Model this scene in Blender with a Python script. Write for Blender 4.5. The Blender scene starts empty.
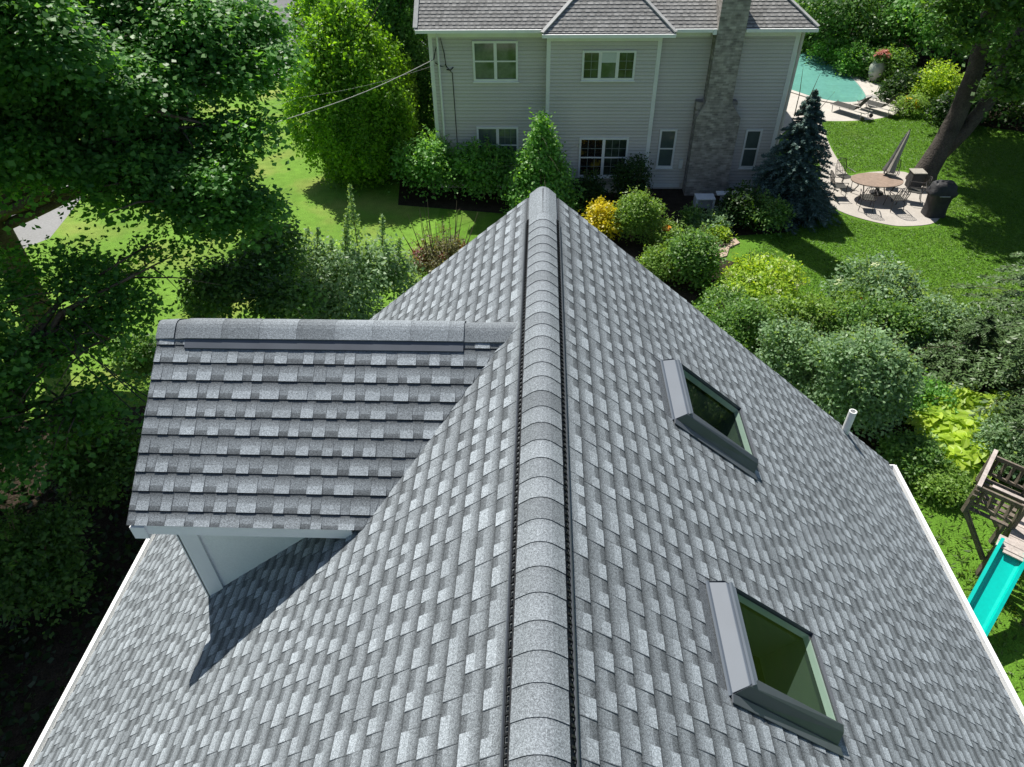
import bpy, math, random
import numpy as np
from mathutils import Vector, Matrix
rng = np.random.default_rng(7); random.seed(7)
SC = bpy.context.scene; COL = SC.collection
R = math.radians

# ------------------------------------------------------------------ camera
F = 693.0; ZR = 9.2
def _n(v): v = np.array(v, float); return v/np.linalg.norm(v)
_d1 = _n([33, -583.5, F]); _up = -_n([13, 820, F])
_Y = _n(_d1-_up*_d1.dot(_up)); _X = np.cross(_Y, _up)
RM = np.array([_X, _Y, _up]); CAM = np.array([-.035, 0, ZR+3.0])
def at(px, py, z=None, y=None, x=None):
    v = RM@np.array([px-512, py-383.5, F])
    t = (z-CAM[2])/v[2] if z is not None else ((y-CAM[1])/v[1] if y is not None else (x-CAM[0])/v[0])
    return CAM+v*t
cd = bpy.data.cameras.new('camera'); cam = bpy.data.objects.new('camera', cd); COL.objects.link(cam)
cd.sensor_width = 36; cd.lens = F/1024*36; cd.clip_end = 1000; cd.clip_start = .05
M = np.eye(4); M[:3, 0] = RM@[1, 0, 0]; M[:3, 1] = RM@[0, -1, 0]; M[:3, 2] = RM@[0, 0, -1]; M[:3, 3] = CAM
cam.matrix_world = Matrix(M.tolist()); SC.camera = cam

# ------------------------------------------------------------------ light
L = _n([-.34, .62, 1.10])
elev = math.asin(L[2]); az = math.atan2(L[0], L[1])
w = bpy.data.worlds.new('World'); SC.world = w; w.use_nodes = True
nt = w.node_tree; sky = nt.nodes.new('ShaderNodeTexSky'); sky.sky_type = 'NISHITA'; sky.sun_disc = False
sky.sun_elevation = elev; sky.sun_rotation = az
nt.links.new(sky.outputs[0], nt.nodes['Background'].inputs[0]); nt.nodes['Background'].inputs[1].default_value = .072
sl = bpy.data.lights.new('sun', 'SUN'); sl.energy = 4.4; sl.angle = R(.5); sl.color = (1, .955, .88)
so = bpy.data.objects.new('sun', sl); COL.objects.link(so)
so.rotation_euler = Vector(L).to_track_quat('Z', 'Y').to_euler(); so.location = (-10, 18, 40)
SC.view_settings.view_transform = 'Standard'; SC.view_settings.look = 'None'
SC.view_settings.exposure = 0.66; SC.view_settings.gamma = 1

# ------------------------------------------------------------------ materials
def mat(name, col=(.5, .5, .5), rough=.7, spec=.3, metal=0, noise=None, bump=None, tone=False, tint=None, second=None, coat=0):
    """noise=(scale, amount) multiplies colour; bump=(scale, strength); tone uses the vertex attribute; tint=(c0,c1) ramp"""
    m = bpy.data.materials.new(name); m.use_nodes = True; t = m.node_tree; N = t.nodes; K = t.links
    b = N['Principled BSDF']; b.inputs['Roughness'].default_value = rough; b.inputs['Metallic'].default_value = metal
    b.inputs['Specular IOR Level'].default_value = spec; b.inputs['Coat Weight'].default_value = coat
    tc = N.new('ShaderNodeTexCoord')
    cur = N.new('ShaderNodeRGB'); cur.outputs[0].default_value = (*col, 1); cur = cur.outputs[0]
    if tint:
        a = N.new('ShaderNodeAttribute'); a.attribute_name = 'tint'
        r = N.new('ShaderNodeValToRGB'); els = r.color_ramp.elements
        els[0].color = (*tint[0], 1); els[1].color = (*tint[1], 1)
        K.new(a.outputs['Fac'], r.inputs[0]); cur = r.outputs[0]
    if second:   # (colour, scale, lo, hi)
        n = N.new('ShaderNodeTexNoise'); n.inputs['Scale'].default_value = second[1]; n.inputs['Detail'].default_value = 6
        K.new(tc.outputs['Object'], n.inputs['Vector'])
        mr = N.new('ShaderNodeMapRange'); mr.inputs[1].default_value = second[2]; mr.inputs[2].default_value = second[3]
        K.new(n.outputs['Fac'], mr.inputs[0])
        mx = N.new('ShaderNodeMix'); mx.data_type = 'RGBA'; K.new(mr.outputs[0], mx.inputs[0]); K.new(cur, mx.inputs[6]); mx.inputs[7].default_value = (*second[0], 1)
        cur = mx.outputs[2]
    for sc_, am in (noise or []):
        n = N.new('ShaderNodeTexNoise'); n.inputs['Scale'].default_value = sc_; n.inputs['Detail'].default_value = 3
        K.new(tc.outputs['Object'], n.inputs['Vector'])
        mr = N.new('ShaderNodeMapRange'); mr.inputs[1].default_value = .3; mr.inputs[2].default_value = .7
        mr.inputs[3].default_value = 1-am; mr.inputs[4].default_value = 1+am; K.new(n.outputs['Fac'], mr.inputs[0])
        mx = N.new('ShaderNodeVectorMath'); mx.operation = 'SCALE'; K.new(cur, mx.inputs[0]); K.new(mr.outputs[0], mx.inputs['Scale']); cur = mx.outputs[0]
    if tone:
        a = N.new('ShaderNodeAttribute'); a.attribute_name = 'tint'
        mx = N.new('ShaderNodeVectorMath'); mx.operation = 'SCALE'; K.new(cur, mx.inputs[0]); K.new(a.outputs['Fac'], mx.inputs['Scale']); cur = mx.outputs[0]
    K.new(cur, b.inputs['Base Color'])
    if bump:
        n = N.new('ShaderNodeTexNoise'); n.inputs['Scale'].default_value = bump[0]; n.inputs['Detail'].default_value = 4
        K.new(tc.outputs['Object'], n.inputs['Vector'])
        bp = N.new('ShaderNodeBump'); bp.inputs['Strength'].default_value = bump[1]; bp.inputs['Distance'].default_value = bump[2] if len(bump) > 2 else .01
        K.new(n.outputs['Fac'], bp.inputs['Height']); K.new(bp.outputs[0], b.inputs['Normal'])
    return m
def leafmat(name, c0, c1, trans=.45, rough=.45):
    m = mat(name, tint=(c0, c1), rough=rough, spec=.35); t = m.node_tree; N = t.nodes; K = t.links
    b = N['Principled BSDF']; src = b.inputs['Base Color'].links[0].from_socket
    tr = N.new('ShaderNodeBsdfTranslucent'); g = N.new('ShaderNodeMix'); g.data_type = 'RGBA'; g.blend_type = 'MULTIPLY'; g.inputs[0].default_value = 1
    K.new(src, g.inputs[6]); g.inputs[7].default_value = (1.7, 1.6, .5, 1); K.new(g.outputs[2], tr.inputs[0])
    mx = N.new('ShaderNodeMixShader'); mx.inputs[0].default_value = trans
    K.new(b.outputs[0], mx.inputs[1]); K.new(tr.outputs[0], mx.inputs[2]); K.new(mx.outputs[0], N['Material Output'].inputs[0])
    return m
def glassmat(name, tintc, spec=1.0):
    m = bpy.data.materials.new(name); m.use_nodes = True; t = m.node_tree; N = t.nodes; K = t.links; N.remove(N['Principled BSDF'])
    tr = N.new('ShaderNodeBsdfTransparent'); tr.inputs[0].default_value = (*tintc, 1)
    gl = N.new('ShaderNodeBsdfGlossy'); gl.inputs['Roughness'].default_value = .02
    fr = N.new('ShaderNodeFresnel'); fr.inputs[0].default_value = 1.5
    ml = N.new('ShaderNodeMath'); ml.operation = 'MULTIPLY'; ml.inputs[1].default_value = spec; K.new(fr.outputs[0], ml.inputs[0])
    mx = N.new('ShaderNodeMixShader'); K.new(ml.outputs[0], mx.inputs[0]); K.new(tr.outputs[0], mx.inputs[1]); K.new(gl.outputs[0], mx.inputs[2])
    K.new(mx.outputs[0], N['Material Output'].inputs[0]); return m

MT = {}
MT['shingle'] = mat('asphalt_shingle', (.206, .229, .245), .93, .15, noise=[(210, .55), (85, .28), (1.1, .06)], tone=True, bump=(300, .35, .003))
MT['shingle_old'] = mat('old_asphalt_shingle', (.275, .272, .262), .95, .12, noise=[(40, .22), (2.2, .14)], tone=True, second=((.36, .34, .31), 9, .66, .74))
MT['vent'] = mat('black_vent_plastic', (.012, .013, .015), .5, .4)
MT['white'] = mat('white_trim_paint', (.80, .81, .80), .5, .35, noise=[(3, .04)])
MT['trim'] = mat('pale_trim', (.74, .75, .73), .55, .3, noise=[(2.5, .05), (30, .03)])
MT['dormer'] = mat('grey_dormer_panel', (.84, .86, .83), .6, .3, noise=[(2, .05), (60, .04)])
MT['board'] = mat('grey_corner_board', (.84, .85, .84), .6, .3, noise=[(3, .04)])
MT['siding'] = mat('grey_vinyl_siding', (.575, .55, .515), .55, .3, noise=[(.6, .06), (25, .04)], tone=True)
MT['brick'] = None; MT['hipcap'] = mat('pale_hip_cap', (.36, .365, .36), .8, .2, noise=[(6, .1)])
MT['clad'] = mat('skylight_cladding', (.105, .125, .15), .55, .3, noise=[(4, .05)])
MT['clad_dark'] = mat('dark_flashing', (.075, .085, .10), .4, .5, noise=[(5, .1)])
MT['skyglass'] = glassmat('skylight_glass', (.74, .86, .80), .6)
MT['shaft'] = mat('shade_toned_shaft', (.115, .14, .12), .8, .1)  # shaft walls darkened in colour to stand in for the dim interior
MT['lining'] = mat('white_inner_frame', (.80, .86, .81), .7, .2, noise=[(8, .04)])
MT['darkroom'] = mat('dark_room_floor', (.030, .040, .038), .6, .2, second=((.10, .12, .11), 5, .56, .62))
MT['bark'] = mat('bark', (.115, .095, .075), .9, .1, noise=[(3, .3), (25, .3)], bump=(18, .8, .03))
MT['barklt'] = mat('grey_bark', (.085, .075, .066), .9, .1, noise=[(2, .3), (22, .3)], bump=(14, .9, .04))
MT['twig'] = mat('twig_bark', (.14, .11, .08), .9, .1, noise=[(9, .3)])
MT['lawn2'] = mat('pale_front_lawn', (.135, .262, .034), .9, .12, noise=[(.35, .12), (3.2, .12), (26, .22)], second=((.235, .285, .065), .45, .48, .70), bump=(30, .8, .05))  # front grass has its own paler, yellower green
MT['lawn'] = mat('mown_lawn', (.10, .215, .022), .9, .12, noise=[(.35, .16), (3.2, .14), (26, .26)], second=((.14, .20, .04), .5, .56, .75), bump=(30, .9, .05))
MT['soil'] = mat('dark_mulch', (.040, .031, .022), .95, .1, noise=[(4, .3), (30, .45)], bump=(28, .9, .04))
MT['concrete'] = mat('pale_concrete', (.41, .38, .34), .85, .2, noise=[(1.2, .08), (18, .08)], bump=(40, .2))
MT['deck'] = mat('pool_deck_stone', (.48, .45, .405), .85, .2, noise=[(1.2, .07), (14, .08)], bump=(40, .2))
MT['walk'] = mat('pale_pavement', (.25, .25, .25), .85, .2, noise=[(.6, .08), (12, .1)])
MT['asphalt'] = mat('worn_asphalt', (.155, .155, .165), .9, .2, noise=[(.3, .12), (6, .1), (40, .15)])
MT['stone'] = mat('tan_flagstone', (.38, .29, .23), .85, .2, noise=[(2.5, .2), (20, .12)], bump=(20, .4))
MT['water'] = mat('pool_water', (.13, .34, .29), .06, .5, noise=[(.5, .1), (5, .08)], bump=(3.5, .12, .05))
MT['teal'] = mat('teal_plastic', (.0, .52, .44), .32, .5, noise=[(2, .05), (15, .05)])
MT['oldwood'] = mat('weathered_wood', (.155, .13, .105), .85, .15, noise=[(4, .25), (35, .2)], bump=(25, .4))
MT['palewood'] = mat('pale_worn_wood', (.42, .37, .34), .85, .15, noise=[(4, .2), (35, .15)])
MT['tarp'] = mat('grey_green_tarp', (.13, .18, .15), .7, .2, noise=[(3, .08)])
MT['iron'] = mat('dark_iron', (.05, .045, .045), .45, .4, noise=[(12, .2)])
MT['sling'] = mat('dark_sling_fabric', (.055, .055, .05), .75, .2, noise=[(30, .2)])
MT['alu'] = mat('pale_aluminium', (.45, .43, .40), .4, .4, metal=.3, noise=[(10, .1)])
MT['tabletop'] = mat('tan_tile_tabletop', (.27, .20, .155), .6, .3, noise=[(9, .15)])
MT['canvas'] = mat('grey_tan_canvas', (.34, .32, .28), .85, .15, noise=[(10, .15)])
MT['cover'] = mat('dark_grill_cover', (.035, .035, .038), .6, .3, noise=[(8, .2)], bump=(6, .6, .05))
MT['paleclay'] = mat('pale_glazed_urn', (.34, .36, .31), .5, .4, noise=[(5, .15)])
MT['wplastic'] = mat('white_plastic', (.62, .64, .68), .45, .35, noise=[(5, .05)])
MT['cable'] = mat('pale_cable_sheath', (.42, .42, .38), .6, .3, noise=[(6, .1)])
MT['wire'] = mat('black_cable_sheath', (.02, .02, .02), .6, .3, noise=[(6, .1)])
MT['pane'] = mat('window_pane_dark', (.018, .026, .022), .05, .6, second=((.05, .075, .05), 2.2, .45, .62))
MT['curtain'] = mat('window_pane_curtain', (.115, .145, .12), .06, .6, second=((.05, .085, .05), 2.0, .5, .6), noise=[(8, .2)])
MT['curtaingrey'] = mat('window_pane_shade', (.085, .115, .105), .06, .6, noise=[(3, .15)])
MT['painted_reflect'] = mat('window_pane_painted_reflection', (.016, .014, .013), .05, .6, second=((.20, .15, .02), 1.6, .57, .65), noise=[(14, .5)])  # yellow patches paint a garden reflection into the pane colour
MT['blind'] = mat('white_blind', (.55, .6, .58), .5, .3, noise=[(30, .05)])
MT['muntin'] = mat('window_grille', (.20, .235, .22), .5, .3, noise=[(6, .05)])
# brick
m = mat('grey_brown_brick', (.3, .25, .22), .9, .15, bump=(30, .4)); t = m.node_tree
bt = t.nodes.new('ShaderNodeTexBrick'); bt.inputs['Color1'].default_value = (.23, .21, .19, 1); bt.inputs['Color2'].default_value = (.46, .42, .38, 1)
bt.inputs['Mortar'].default_value = (.31, .29, .27, 1); bt.inputs['Scale'].default_value = 1; bt.inputs['Brick Width'].default_value = .22
bt.inputs['Row Height'].default_value = .075; bt.inputs['Mortar Size'].default_value = .008; bt.inputs['Bias'].default_value = -.25
tc = t.nodes.new('ShaderNodeTexCoord'); sx = t.nodes.new('ShaderNodeSeparateXYZ'); cb = t.nodes.new('ShaderNodeCombineXYZ'); ad = t.nodes.new('ShaderNodeMath')
t.links.new(tc.outputs['Object'], sx.inputs[0]); t.links.new(sx.outputs[0], ad.inputs[0]); t.links.new(sx.outputs[1], ad.inputs[1])
t.links.new(ad.outputs[0], cb.inputs[0]); t.links.new(sx.outputs[2], cb.inputs[1]); t.links.new(cb.outputs[0], bt.inputs['Vector'])
nz = t.nodes.new('ShaderNodeTexNoise'); nz.inputs['Scale'].default_value = 4; t.links.new(tc.outputs['Object'], nz.inputs[0])
mr = t.nodes.new('ShaderNodeMapRange'); mr.inputs[1].default_value = .3; mr.inputs[2].default_value = .7; mr.inputs[3].default_value = .75; mr.inputs[4].default_value = 1.3
t.links.new(nz.outputs[0], mr.inputs[0]); vs = t.nodes.new('ShaderNodeVectorMath'); vs.operation = 'SCALE'
t.links.new(bt.outputs[0], vs.inputs[0]); t.links.new(mr.outputs[0], vs.inputs['Scale']); t.links.new(vs.outputs[0], t.nodes['Principled BSDF'].inputs['Base Color'])
MT['brick'] = m
LM = {}
def lm(k, c0, c1, **kw): LM[k] = leafmat(k+'_leaves', c0, c1, **kw)
lm('maple', (0.045, 0.145, 0.034), (0.185, 0.42, 0.095), trans=.5)
lm('forest', (0.045, 0.11, 0.028), (0.13, 0.27, 0.055))
lm('hornbeam', (0.075, 0.19, 0.018), (0.27, 0.52, 0.045), trans=.55)
lm('hydrangea', (0.075, 0.21, 0.035), (0.24, 0.5, 0.11))
lm('silver', (0.1, 0.19, 0.09), (0.33, 0.49, 0.26))
lm('shrub', (0.06, 0.15, 0.034), (0.23, 0.4, 0.1))
lm('lime', (0.17, 0.32, 0.025), (0.48, 0.62, 0.07))
lm('gold', (0.3, 0.3, 0.008), (0.78, 0.66, 0.03))
lm('boxwood', (0.019, 0.058, 0.013), (0.058, 0.124, 0.026))
lm('dome', (0.1, 0.2, 0.03), (0.28, 0.44, 0.09))
lm('spruce', (.028, .062, .052), (.14, .225, .20), trans=.08)
lm('hemlock', (.022, .060, .020), (.13, .21, .075), trans=.12)
lm('dry', (0.102, 0.114, 0.042), (0.264, 0.240, 0.132))
lm('grass', (.055, .105, .016), (.16, .25, .045))
lm('creamflower', (0.420, 0.500, 0.250), (0.750, 0.780, 0.550), trans=.2)
lm('whiteflower', (0.550, 0.580, 0.500), (0.800, 0.800, 0.740), trans=.2)
lm('orangeflower', (0.650, 0.130, 0.020), (0.800, 0.350, 0.050), trans=.2)
lm('coralflower', (0.45, 0.14, 0.11), (0.65, 0.3, 0.24), trans=.2)
lm('redleaf', (0.120, 0.030, 0.030), (0.280, 0.100, 0.090), trans=.2)
lm('yellowflower', (0.650, 0.420, 0.010), (0.850, 0.650, 0.030), trans=.2)

# ------------------------------------------------------------------ mesh builders
def npmesh(name, V, Fc, nper, tint=None, smooth=False):
    me = bpy.data.meshes.new(name); nf = len(Fc)
    me.vertices.add(len(V)); me.vertices.foreach_set('co', np.asarray(V, np.float32).ravel())
    me.loops.add(nf*nper); me.polygons.add(nf)
    me.polygons.foreach_set('loop_start', np.arange(0, nf*nper, nper, dtype=np.int32))
    me.loops.foreach_set('vertex_index', np.asarray(Fc, np.int32).ravel())
    me.update(calc_edges=True)
    if tint is not None:
        a = me.attributes.new('tint', 'FLOAT', 'POINT'); a.data.foreach_set('value', np.asarray(tint, np.float32))
    return me
class MB:
    def __init__(s): s.v = []; s.f = []; s.t = []
    def quad(s, a, b, c, d, t=(1, 1, 1, 1)):
        i = len(s.v); s.v += [tuple(a), tuple(b), tuple(c), tuple(d)]; s.f.append((i, i+1, i+2, i+3)); s.t += list(t)
        return s
    def poly(s, pts, t=1):
        i = len(s.v); s.v += [tuple(p) for p in pts]; s.f.append(tuple(range(i, i+len(pts)))); s.t += [t]*len(pts); return s
    def hexa(s, p, t=1):   # 8 points: bottom 0-3, top 4-7
        i = len(s.v); s.v += [tuple(q) for q in p]; s.t += [t]*8
        for f in ((3, 2, 1, 0), (4, 5, 6, 7), (0, 1, 5, 4), (1, 2, 6, 5), (2, 3, 7, 6), (3, 0, 4, 7)): s.f.append(tuple(i+k for k in f))
        return s
    def box(s, x0, x1, y0, y1, z0, z1, t=1):
        return s.hexa([(x0, y0, z0), (x1, y0, z0), (x1, y1, z0), (x0, y1, z0), (x0, y0, z1), (x1, y0, z1), (x1, y1, z1), (x0, y1, z1)], t)
    def bar(s, a, b, wd, h, up=(0, 0, 1)):
        a = np.array(a, float); b = np.array(b, float); d = _n(b-a); u = np.array(up, float)
        if abs(d.dot(_n(u))) > .98: u = np.array([1, 0, 0])
        sd = _n(np.cross(d, u)); u = np.cross(sd, d); p = []
        for q in (a, b): p += [q-sd*wd/2-u*h/2, q+sd*wd/2-u*h/2, q+sd*wd/2+u*h/2, q-sd*wd/2+u*h/2]
        return s.hexa(p)
    def tube(s, pts, rad, n=8, cap=True):
        P = [np.array(p, float) for p in pts]
        if not hasattr(rad, '__len__'): rad = [rad]*len(P)
        i0 = len(s.v); ref = np.array([.3, .2, .93])
        for k, p in enumerate(P):
            d = _n(P[min(k+1, len(P)-1)]-P[max(k-1, 0)])
            rf = ref if abs(d.dot(ref)) < .95 else np.array([1., 0, 0])
            a = _n(np.cross(d, rf)); b = np.cross(d, a)
            for j in range(n):
                an = 2*math.pi*j/n; s.v.append(tuple(p+(a*math.cos(an)+b*math.sin(an))*rad[k])); s.t.append(1)
        for k in range(len(P)-1):
            for j in range(n):
                a = i0+k*n+j; b = i0+k*n+(j+1) % n; s.f.append((a, b, b+n, a+n))
        if cap: s.f.append(tuple(i0+j for j in range(n))[::-1]); s.f.append(tuple(i0+(len(P)-1)*n+j for j in range(n)))
        return s
    def lathe(s, c, prof, n=20, tw=None):
        i0 = len(s.v)
        for k, (r, z) in enumerate(prof):
            for j in range(n):
                an = 2*math.pi*j/n; rr = r*(1+(tw[0]*math.cos(tw[1]*an) if tw else 0))
                s.v.append((c[0]+rr*math.cos(an), c[1]+rr*math.sin(an), c[2]+z)); s.t.append(1)
        for k in range(len(prof)-1):
            for j in range(n):
                a = i0+k*n+j; b = i0+k*n+(j+1) % n; s.f.append((a, b, b+n, a+n))
        s.f.append(tuple(i0+j for j in range(n))[::-1]); s.f.append(tuple(i0+(len(prof)-1)*n+j for j in range(n)))
        return s
    def build(s, name, m, parent=None, loc=None, smooth=False, bevel=0):
        base = np.array(loc if loc is not None else (ROOTLOC.get(parent_root(parent).name, (0, 0, 0)) if parent else (0, 0, 0)), float)
        me = bpy.data.meshes.new(name); me.from_pydata([tuple(np.array(v)-base) for v in s.v], [], s.f); me.update()
        a = me.attributes.new('tint', 'FLOAT', 'POINT'); a.data.foreach_set('value', s.t)
        if smooth: me.polygons.foreach_set('use_smooth', [True]*len(me.polygons))
        o = bpy.data.objects.new(name, me); COL.objects.link(o); me.materials.append(m)
        if parent: o.parent = parent
        else: o.location = base
        if bevel:
            b = o.modifiers.new('bevel', 'BEVEL'); b.width = bevel; b.segments = 2; b.limit_method = 'ANGLE'
        return o
    def parts(s, name, m, parent=None, **k):
        par = list(range(len(s.v)))
        def fd(a):
            while par[a] != a: par[a] = par[par[a]]; a = par[a]
            return a
        for f in s.f:
            for q in f[1:]: par[fd(q)] = fd(f[0])
        g = {}
        for f in s.f: g.setdefault(fd(f[0]), []).append(f)
        for fs in g.values():
            ids = sorted({q for f in fs for q in f}); mp = {q: i for i, q in enumerate(ids)}; n_ = MB()
            n_.v = [s.v[q] for q in ids]; n_.t = [s.t[q] for q in ids]; n_.f = [tuple(mp[q] for q in f) for f in fs]; n_.build(name, m, parent, **k)
ROOTLOC = {}
def parent_root(o):
    while o.parent: o = o.parent
    return o
def tag(o, label=None, cat=None, group=None, kind=None):
    if label: o['label'] = label
    if cat: o['category'] = cat
    if group: o['group'] = group
    if kind: o['kind'] = kind
    return o
def thing(name, label, cat, loc=(0, 0, 0), group=None):
    o = bpy.data.objects.new(name, None); COL.objects.link(o); o.location = tuple(float(c) for c in loc); o.empty_display_size = .2
    ROOTLOC[o.name] = tuple(float(c) for c in loc); return tag(o, label, cat, group)
def copy_tree(o, parent=None):
    c = o.copy(); COL.objects.link(c); c.parent = parent
    for ch in list(o.children): copy_tree(ch, c)
    return c
def structure(name, mb, m, z=None): return tag(mb.build(name, m), kind='structure')

# ------------------------------------------------------------------ foliage
def leaves(P, Nn, size, tint, aspect=.55, along=None, fold=.25):
    """P centres, Nn leaf normals -> kite quads"""
    n = len(P); Nn = Nn/np.linalg.norm(Nn, axis=1, keepdims=True)
    r = rng.normal(size=(n, 3)) if along is None else along
    a = np.cross(Nn, r) if along is None else along-Nn*np.sum(along*Nn, 1, keepdims=True)
    a /= (np.linalg.norm(a, axis=1, keepdims=True)+1e-9); b = np.cross(Nn, a)
    s = (np.ones(n)*size*rng.uniform(.5, 1.45, n))[:, None]
    V = np.empty((n, 4, 3)); V[:, 0] = P-a*s*.5; V[:, 2] = P+a*s*.5
    off = rng.uniform(-.15, .1, n)[:, None]
    V[:, 1] = P+a*s*off+b*s*aspect*.5-Nn*s*fold*.4; V[:, 3] = P+a*s*off-b*s*aspect*.5-Nn*s*fold*.4
    return V.reshape(-1, 3), np.arange(4*n).reshape(n, 4), np.repeat(tint, 4)
def cloud(lobes, n, size, per=14, csz=.32, flat=.4, up=.5, inner=.35, low=-.55, aspect=.6, jit=.46, tn=.13):
    """lobes [(centre, (rx,ry,rz))] -> leaf cloud arranged in sprays"""
    lobes = [(np.array(c, float), np.array(r if hasattr(r, '__len__') else (r, r, r), float)) for c, r in lobes]
    wts = np.array([(r[0]*r[1]*r[2])**(2/3) for c, r in lobes]); wts /= wts.sum()
    nc = max(4, n//per); li = rng.choice(len(lobes), nc, p=wts)
    d = rng.normal(size=(nc*3, 3)); d /= np.linalg.norm(d, axis=1, keepdims=True); d = d[d[:, 2] > low][:nc]
    nc = len(d); li = li[:nc]
    C = np.array([l[0] for l in lobes])[li]; Rr = np.array([l[1] for l in lobes])[li]
    fr = np.where(rng.random(nc) < inner, rng.uniform(.25, .85, nc), rng.normal(.95, .09, nc))[:, None]
    # bumpy outline
    ph = rng.uniform(0, 6, 3); bum = 1+.10*np.sin(d[:, :1]*5+ph[0])*np.sin(d[:, 1:2]*6+ph[1])+.08*np.sin(d[:, 2:3]*9+ph[2]+d[:, :1]*7)
    Cc = C+d*Rr*fr*bum; out = d/Rr; out /= np.linalg.norm(out, axis=1, keepdims=True)
    ct = np.clip(rng.normal(.42, .27, nc), 0, 1)
    k = np.repeat(np.arange(nc), per); m = len(k)
    g = np.clip(rng.normal(size=(m, 3)), -1.5, 1.5)*csz*rng.uniform(.6, 1.3, nc)[k][:, None]; nn = out[k]*(1-up)+np.array([0, 0, up])
    nn /= np.linalg.norm(nn, axis=1, keepdims=True)
    g -= nn*np.sum(g*nn, 1, keepdims=True)*(1-flat)
    P = Cc[k]+g-nn*(np.sum(g*g, 1, keepdims=True)*.35)
    N2 = nn+rng.normal(size=(m, 3))*jit
    ti = np.clip(ct[k]+rng.normal(0, tn, m), 0, 1)
    return leaves(P, N2, size, ti, aspect)
def boughs(lobes, k=8, fz=.24):
    o = []
    for c, r in lobes:
        c = np.array(c); r = np.array(r)
        for q in range(k):
            d = rng.normal(size=3); d /= np.linalg.norm(d); d[2] = d[2]*.9+.05; f = .72 if q < k*.8 else .3
            o.append((tuple(c+d*r*f), (r[0]*rng.uniform(.36, .52), r[1]*rng.uniform(.36, .52), r[0]*fz*rng.uniform(.7, 1.3))))
    return o
def join(parts):
    V = []; Fc = []; T = []; o = 0
    for v, f, t in parts: V.append(v); Fc.append(f+o); T.append(t); o += len(v)
    return np.concatenate(V), np.concatenate(Fc), np.concatenate(T)
def leafobj(name, data, m, parent=None, loc=(0, 0, 0)):
    V, Fc, T = data; base = np.array(ROOTLOC[parent_root(parent).name] if parent else loc)
    V = V.copy(); V[:, 2] = np.maximum(V[:, 2], .01)
    me = npmesh(name, V-base, Fc, 4, T); o = bpy.data.objects.new(name, me); COL.objects.link(o); me.materials.append(m)
    if parent: o.parent = parent
    else: o.location = tuple(base)
    return o
def limbs(mb, base, tips, r0, trunk_top, wob=.35, n=7):
    base = np.array(base, float); tt = np.array(trunk_top, float)
    pts = [base+(tt-base)*f+np.array([math.sin(f*5)*.08, math.cos(f*4)*.08, 0]) for f in np.linspace(0, 1, 7)]
    mb.tube(pts, [r0*(1.35 if f == 0 else 1-.45*f) for f in np.linspace(0, 1, 7)], 10)
    for tp in (tips if len(tips) < 40 else tips[::3]):
        tp = np.array(tp, float); f = random.uniform(.45, .98); s = base+(tt-base)*f; mid = (s+tp)/2+np.array([0, 0, np.linalg.norm(tp-s)*.12])
        rr = r0*.38
        P = [s, s*.6+mid*.4, mid, mid*.5+tp*.5, tp]
        P = [p+rng.normal(size=3)*wob*.2*(0 < i < 4) for i, p in enumerate(P)]
        mb.tube(P, [rr, rr*.8, rr*.55, rr*.35, rr*.12], n)
        for q in range(5):
            a = P[2]*(1-q/5)+P[4]*q/5; e = a+rng.normal(size=3)*np.array([.8, .8, .4]); mb.tube([a, (a+e)/2+[0, 0, .1], e], [rr*.25, rr*.15, rr*.05], 5)
def tree(name, label, base, lobes, n, lk, size=.14, r0=.22, top=None, group=None, bark='bark', **kw):
    base = np.array([base[0], base[1], 0.]); t_ = thing(name, label, 'tree', base, group)
    cz = max(c[2] for c, r in lobes); cx = np.mean([c[0] for c, r in lobes]); cy = np.mean([c[1] for c, r in lobes])
    tt = top if top is not None else (base[0]*.6+cx*.4, base[1]*.6+cy*.4, cz*.8)
    mb = MB(); limbs(mb, base-[0, 0, .1], [c for c, r in lobes], r0, tt); mb.build('trunk', MT[bark], t_, smooth=True)
    leafobj('crown', cloud(lobes, n, size, **kw), LM[lk], t_); return t_
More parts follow.
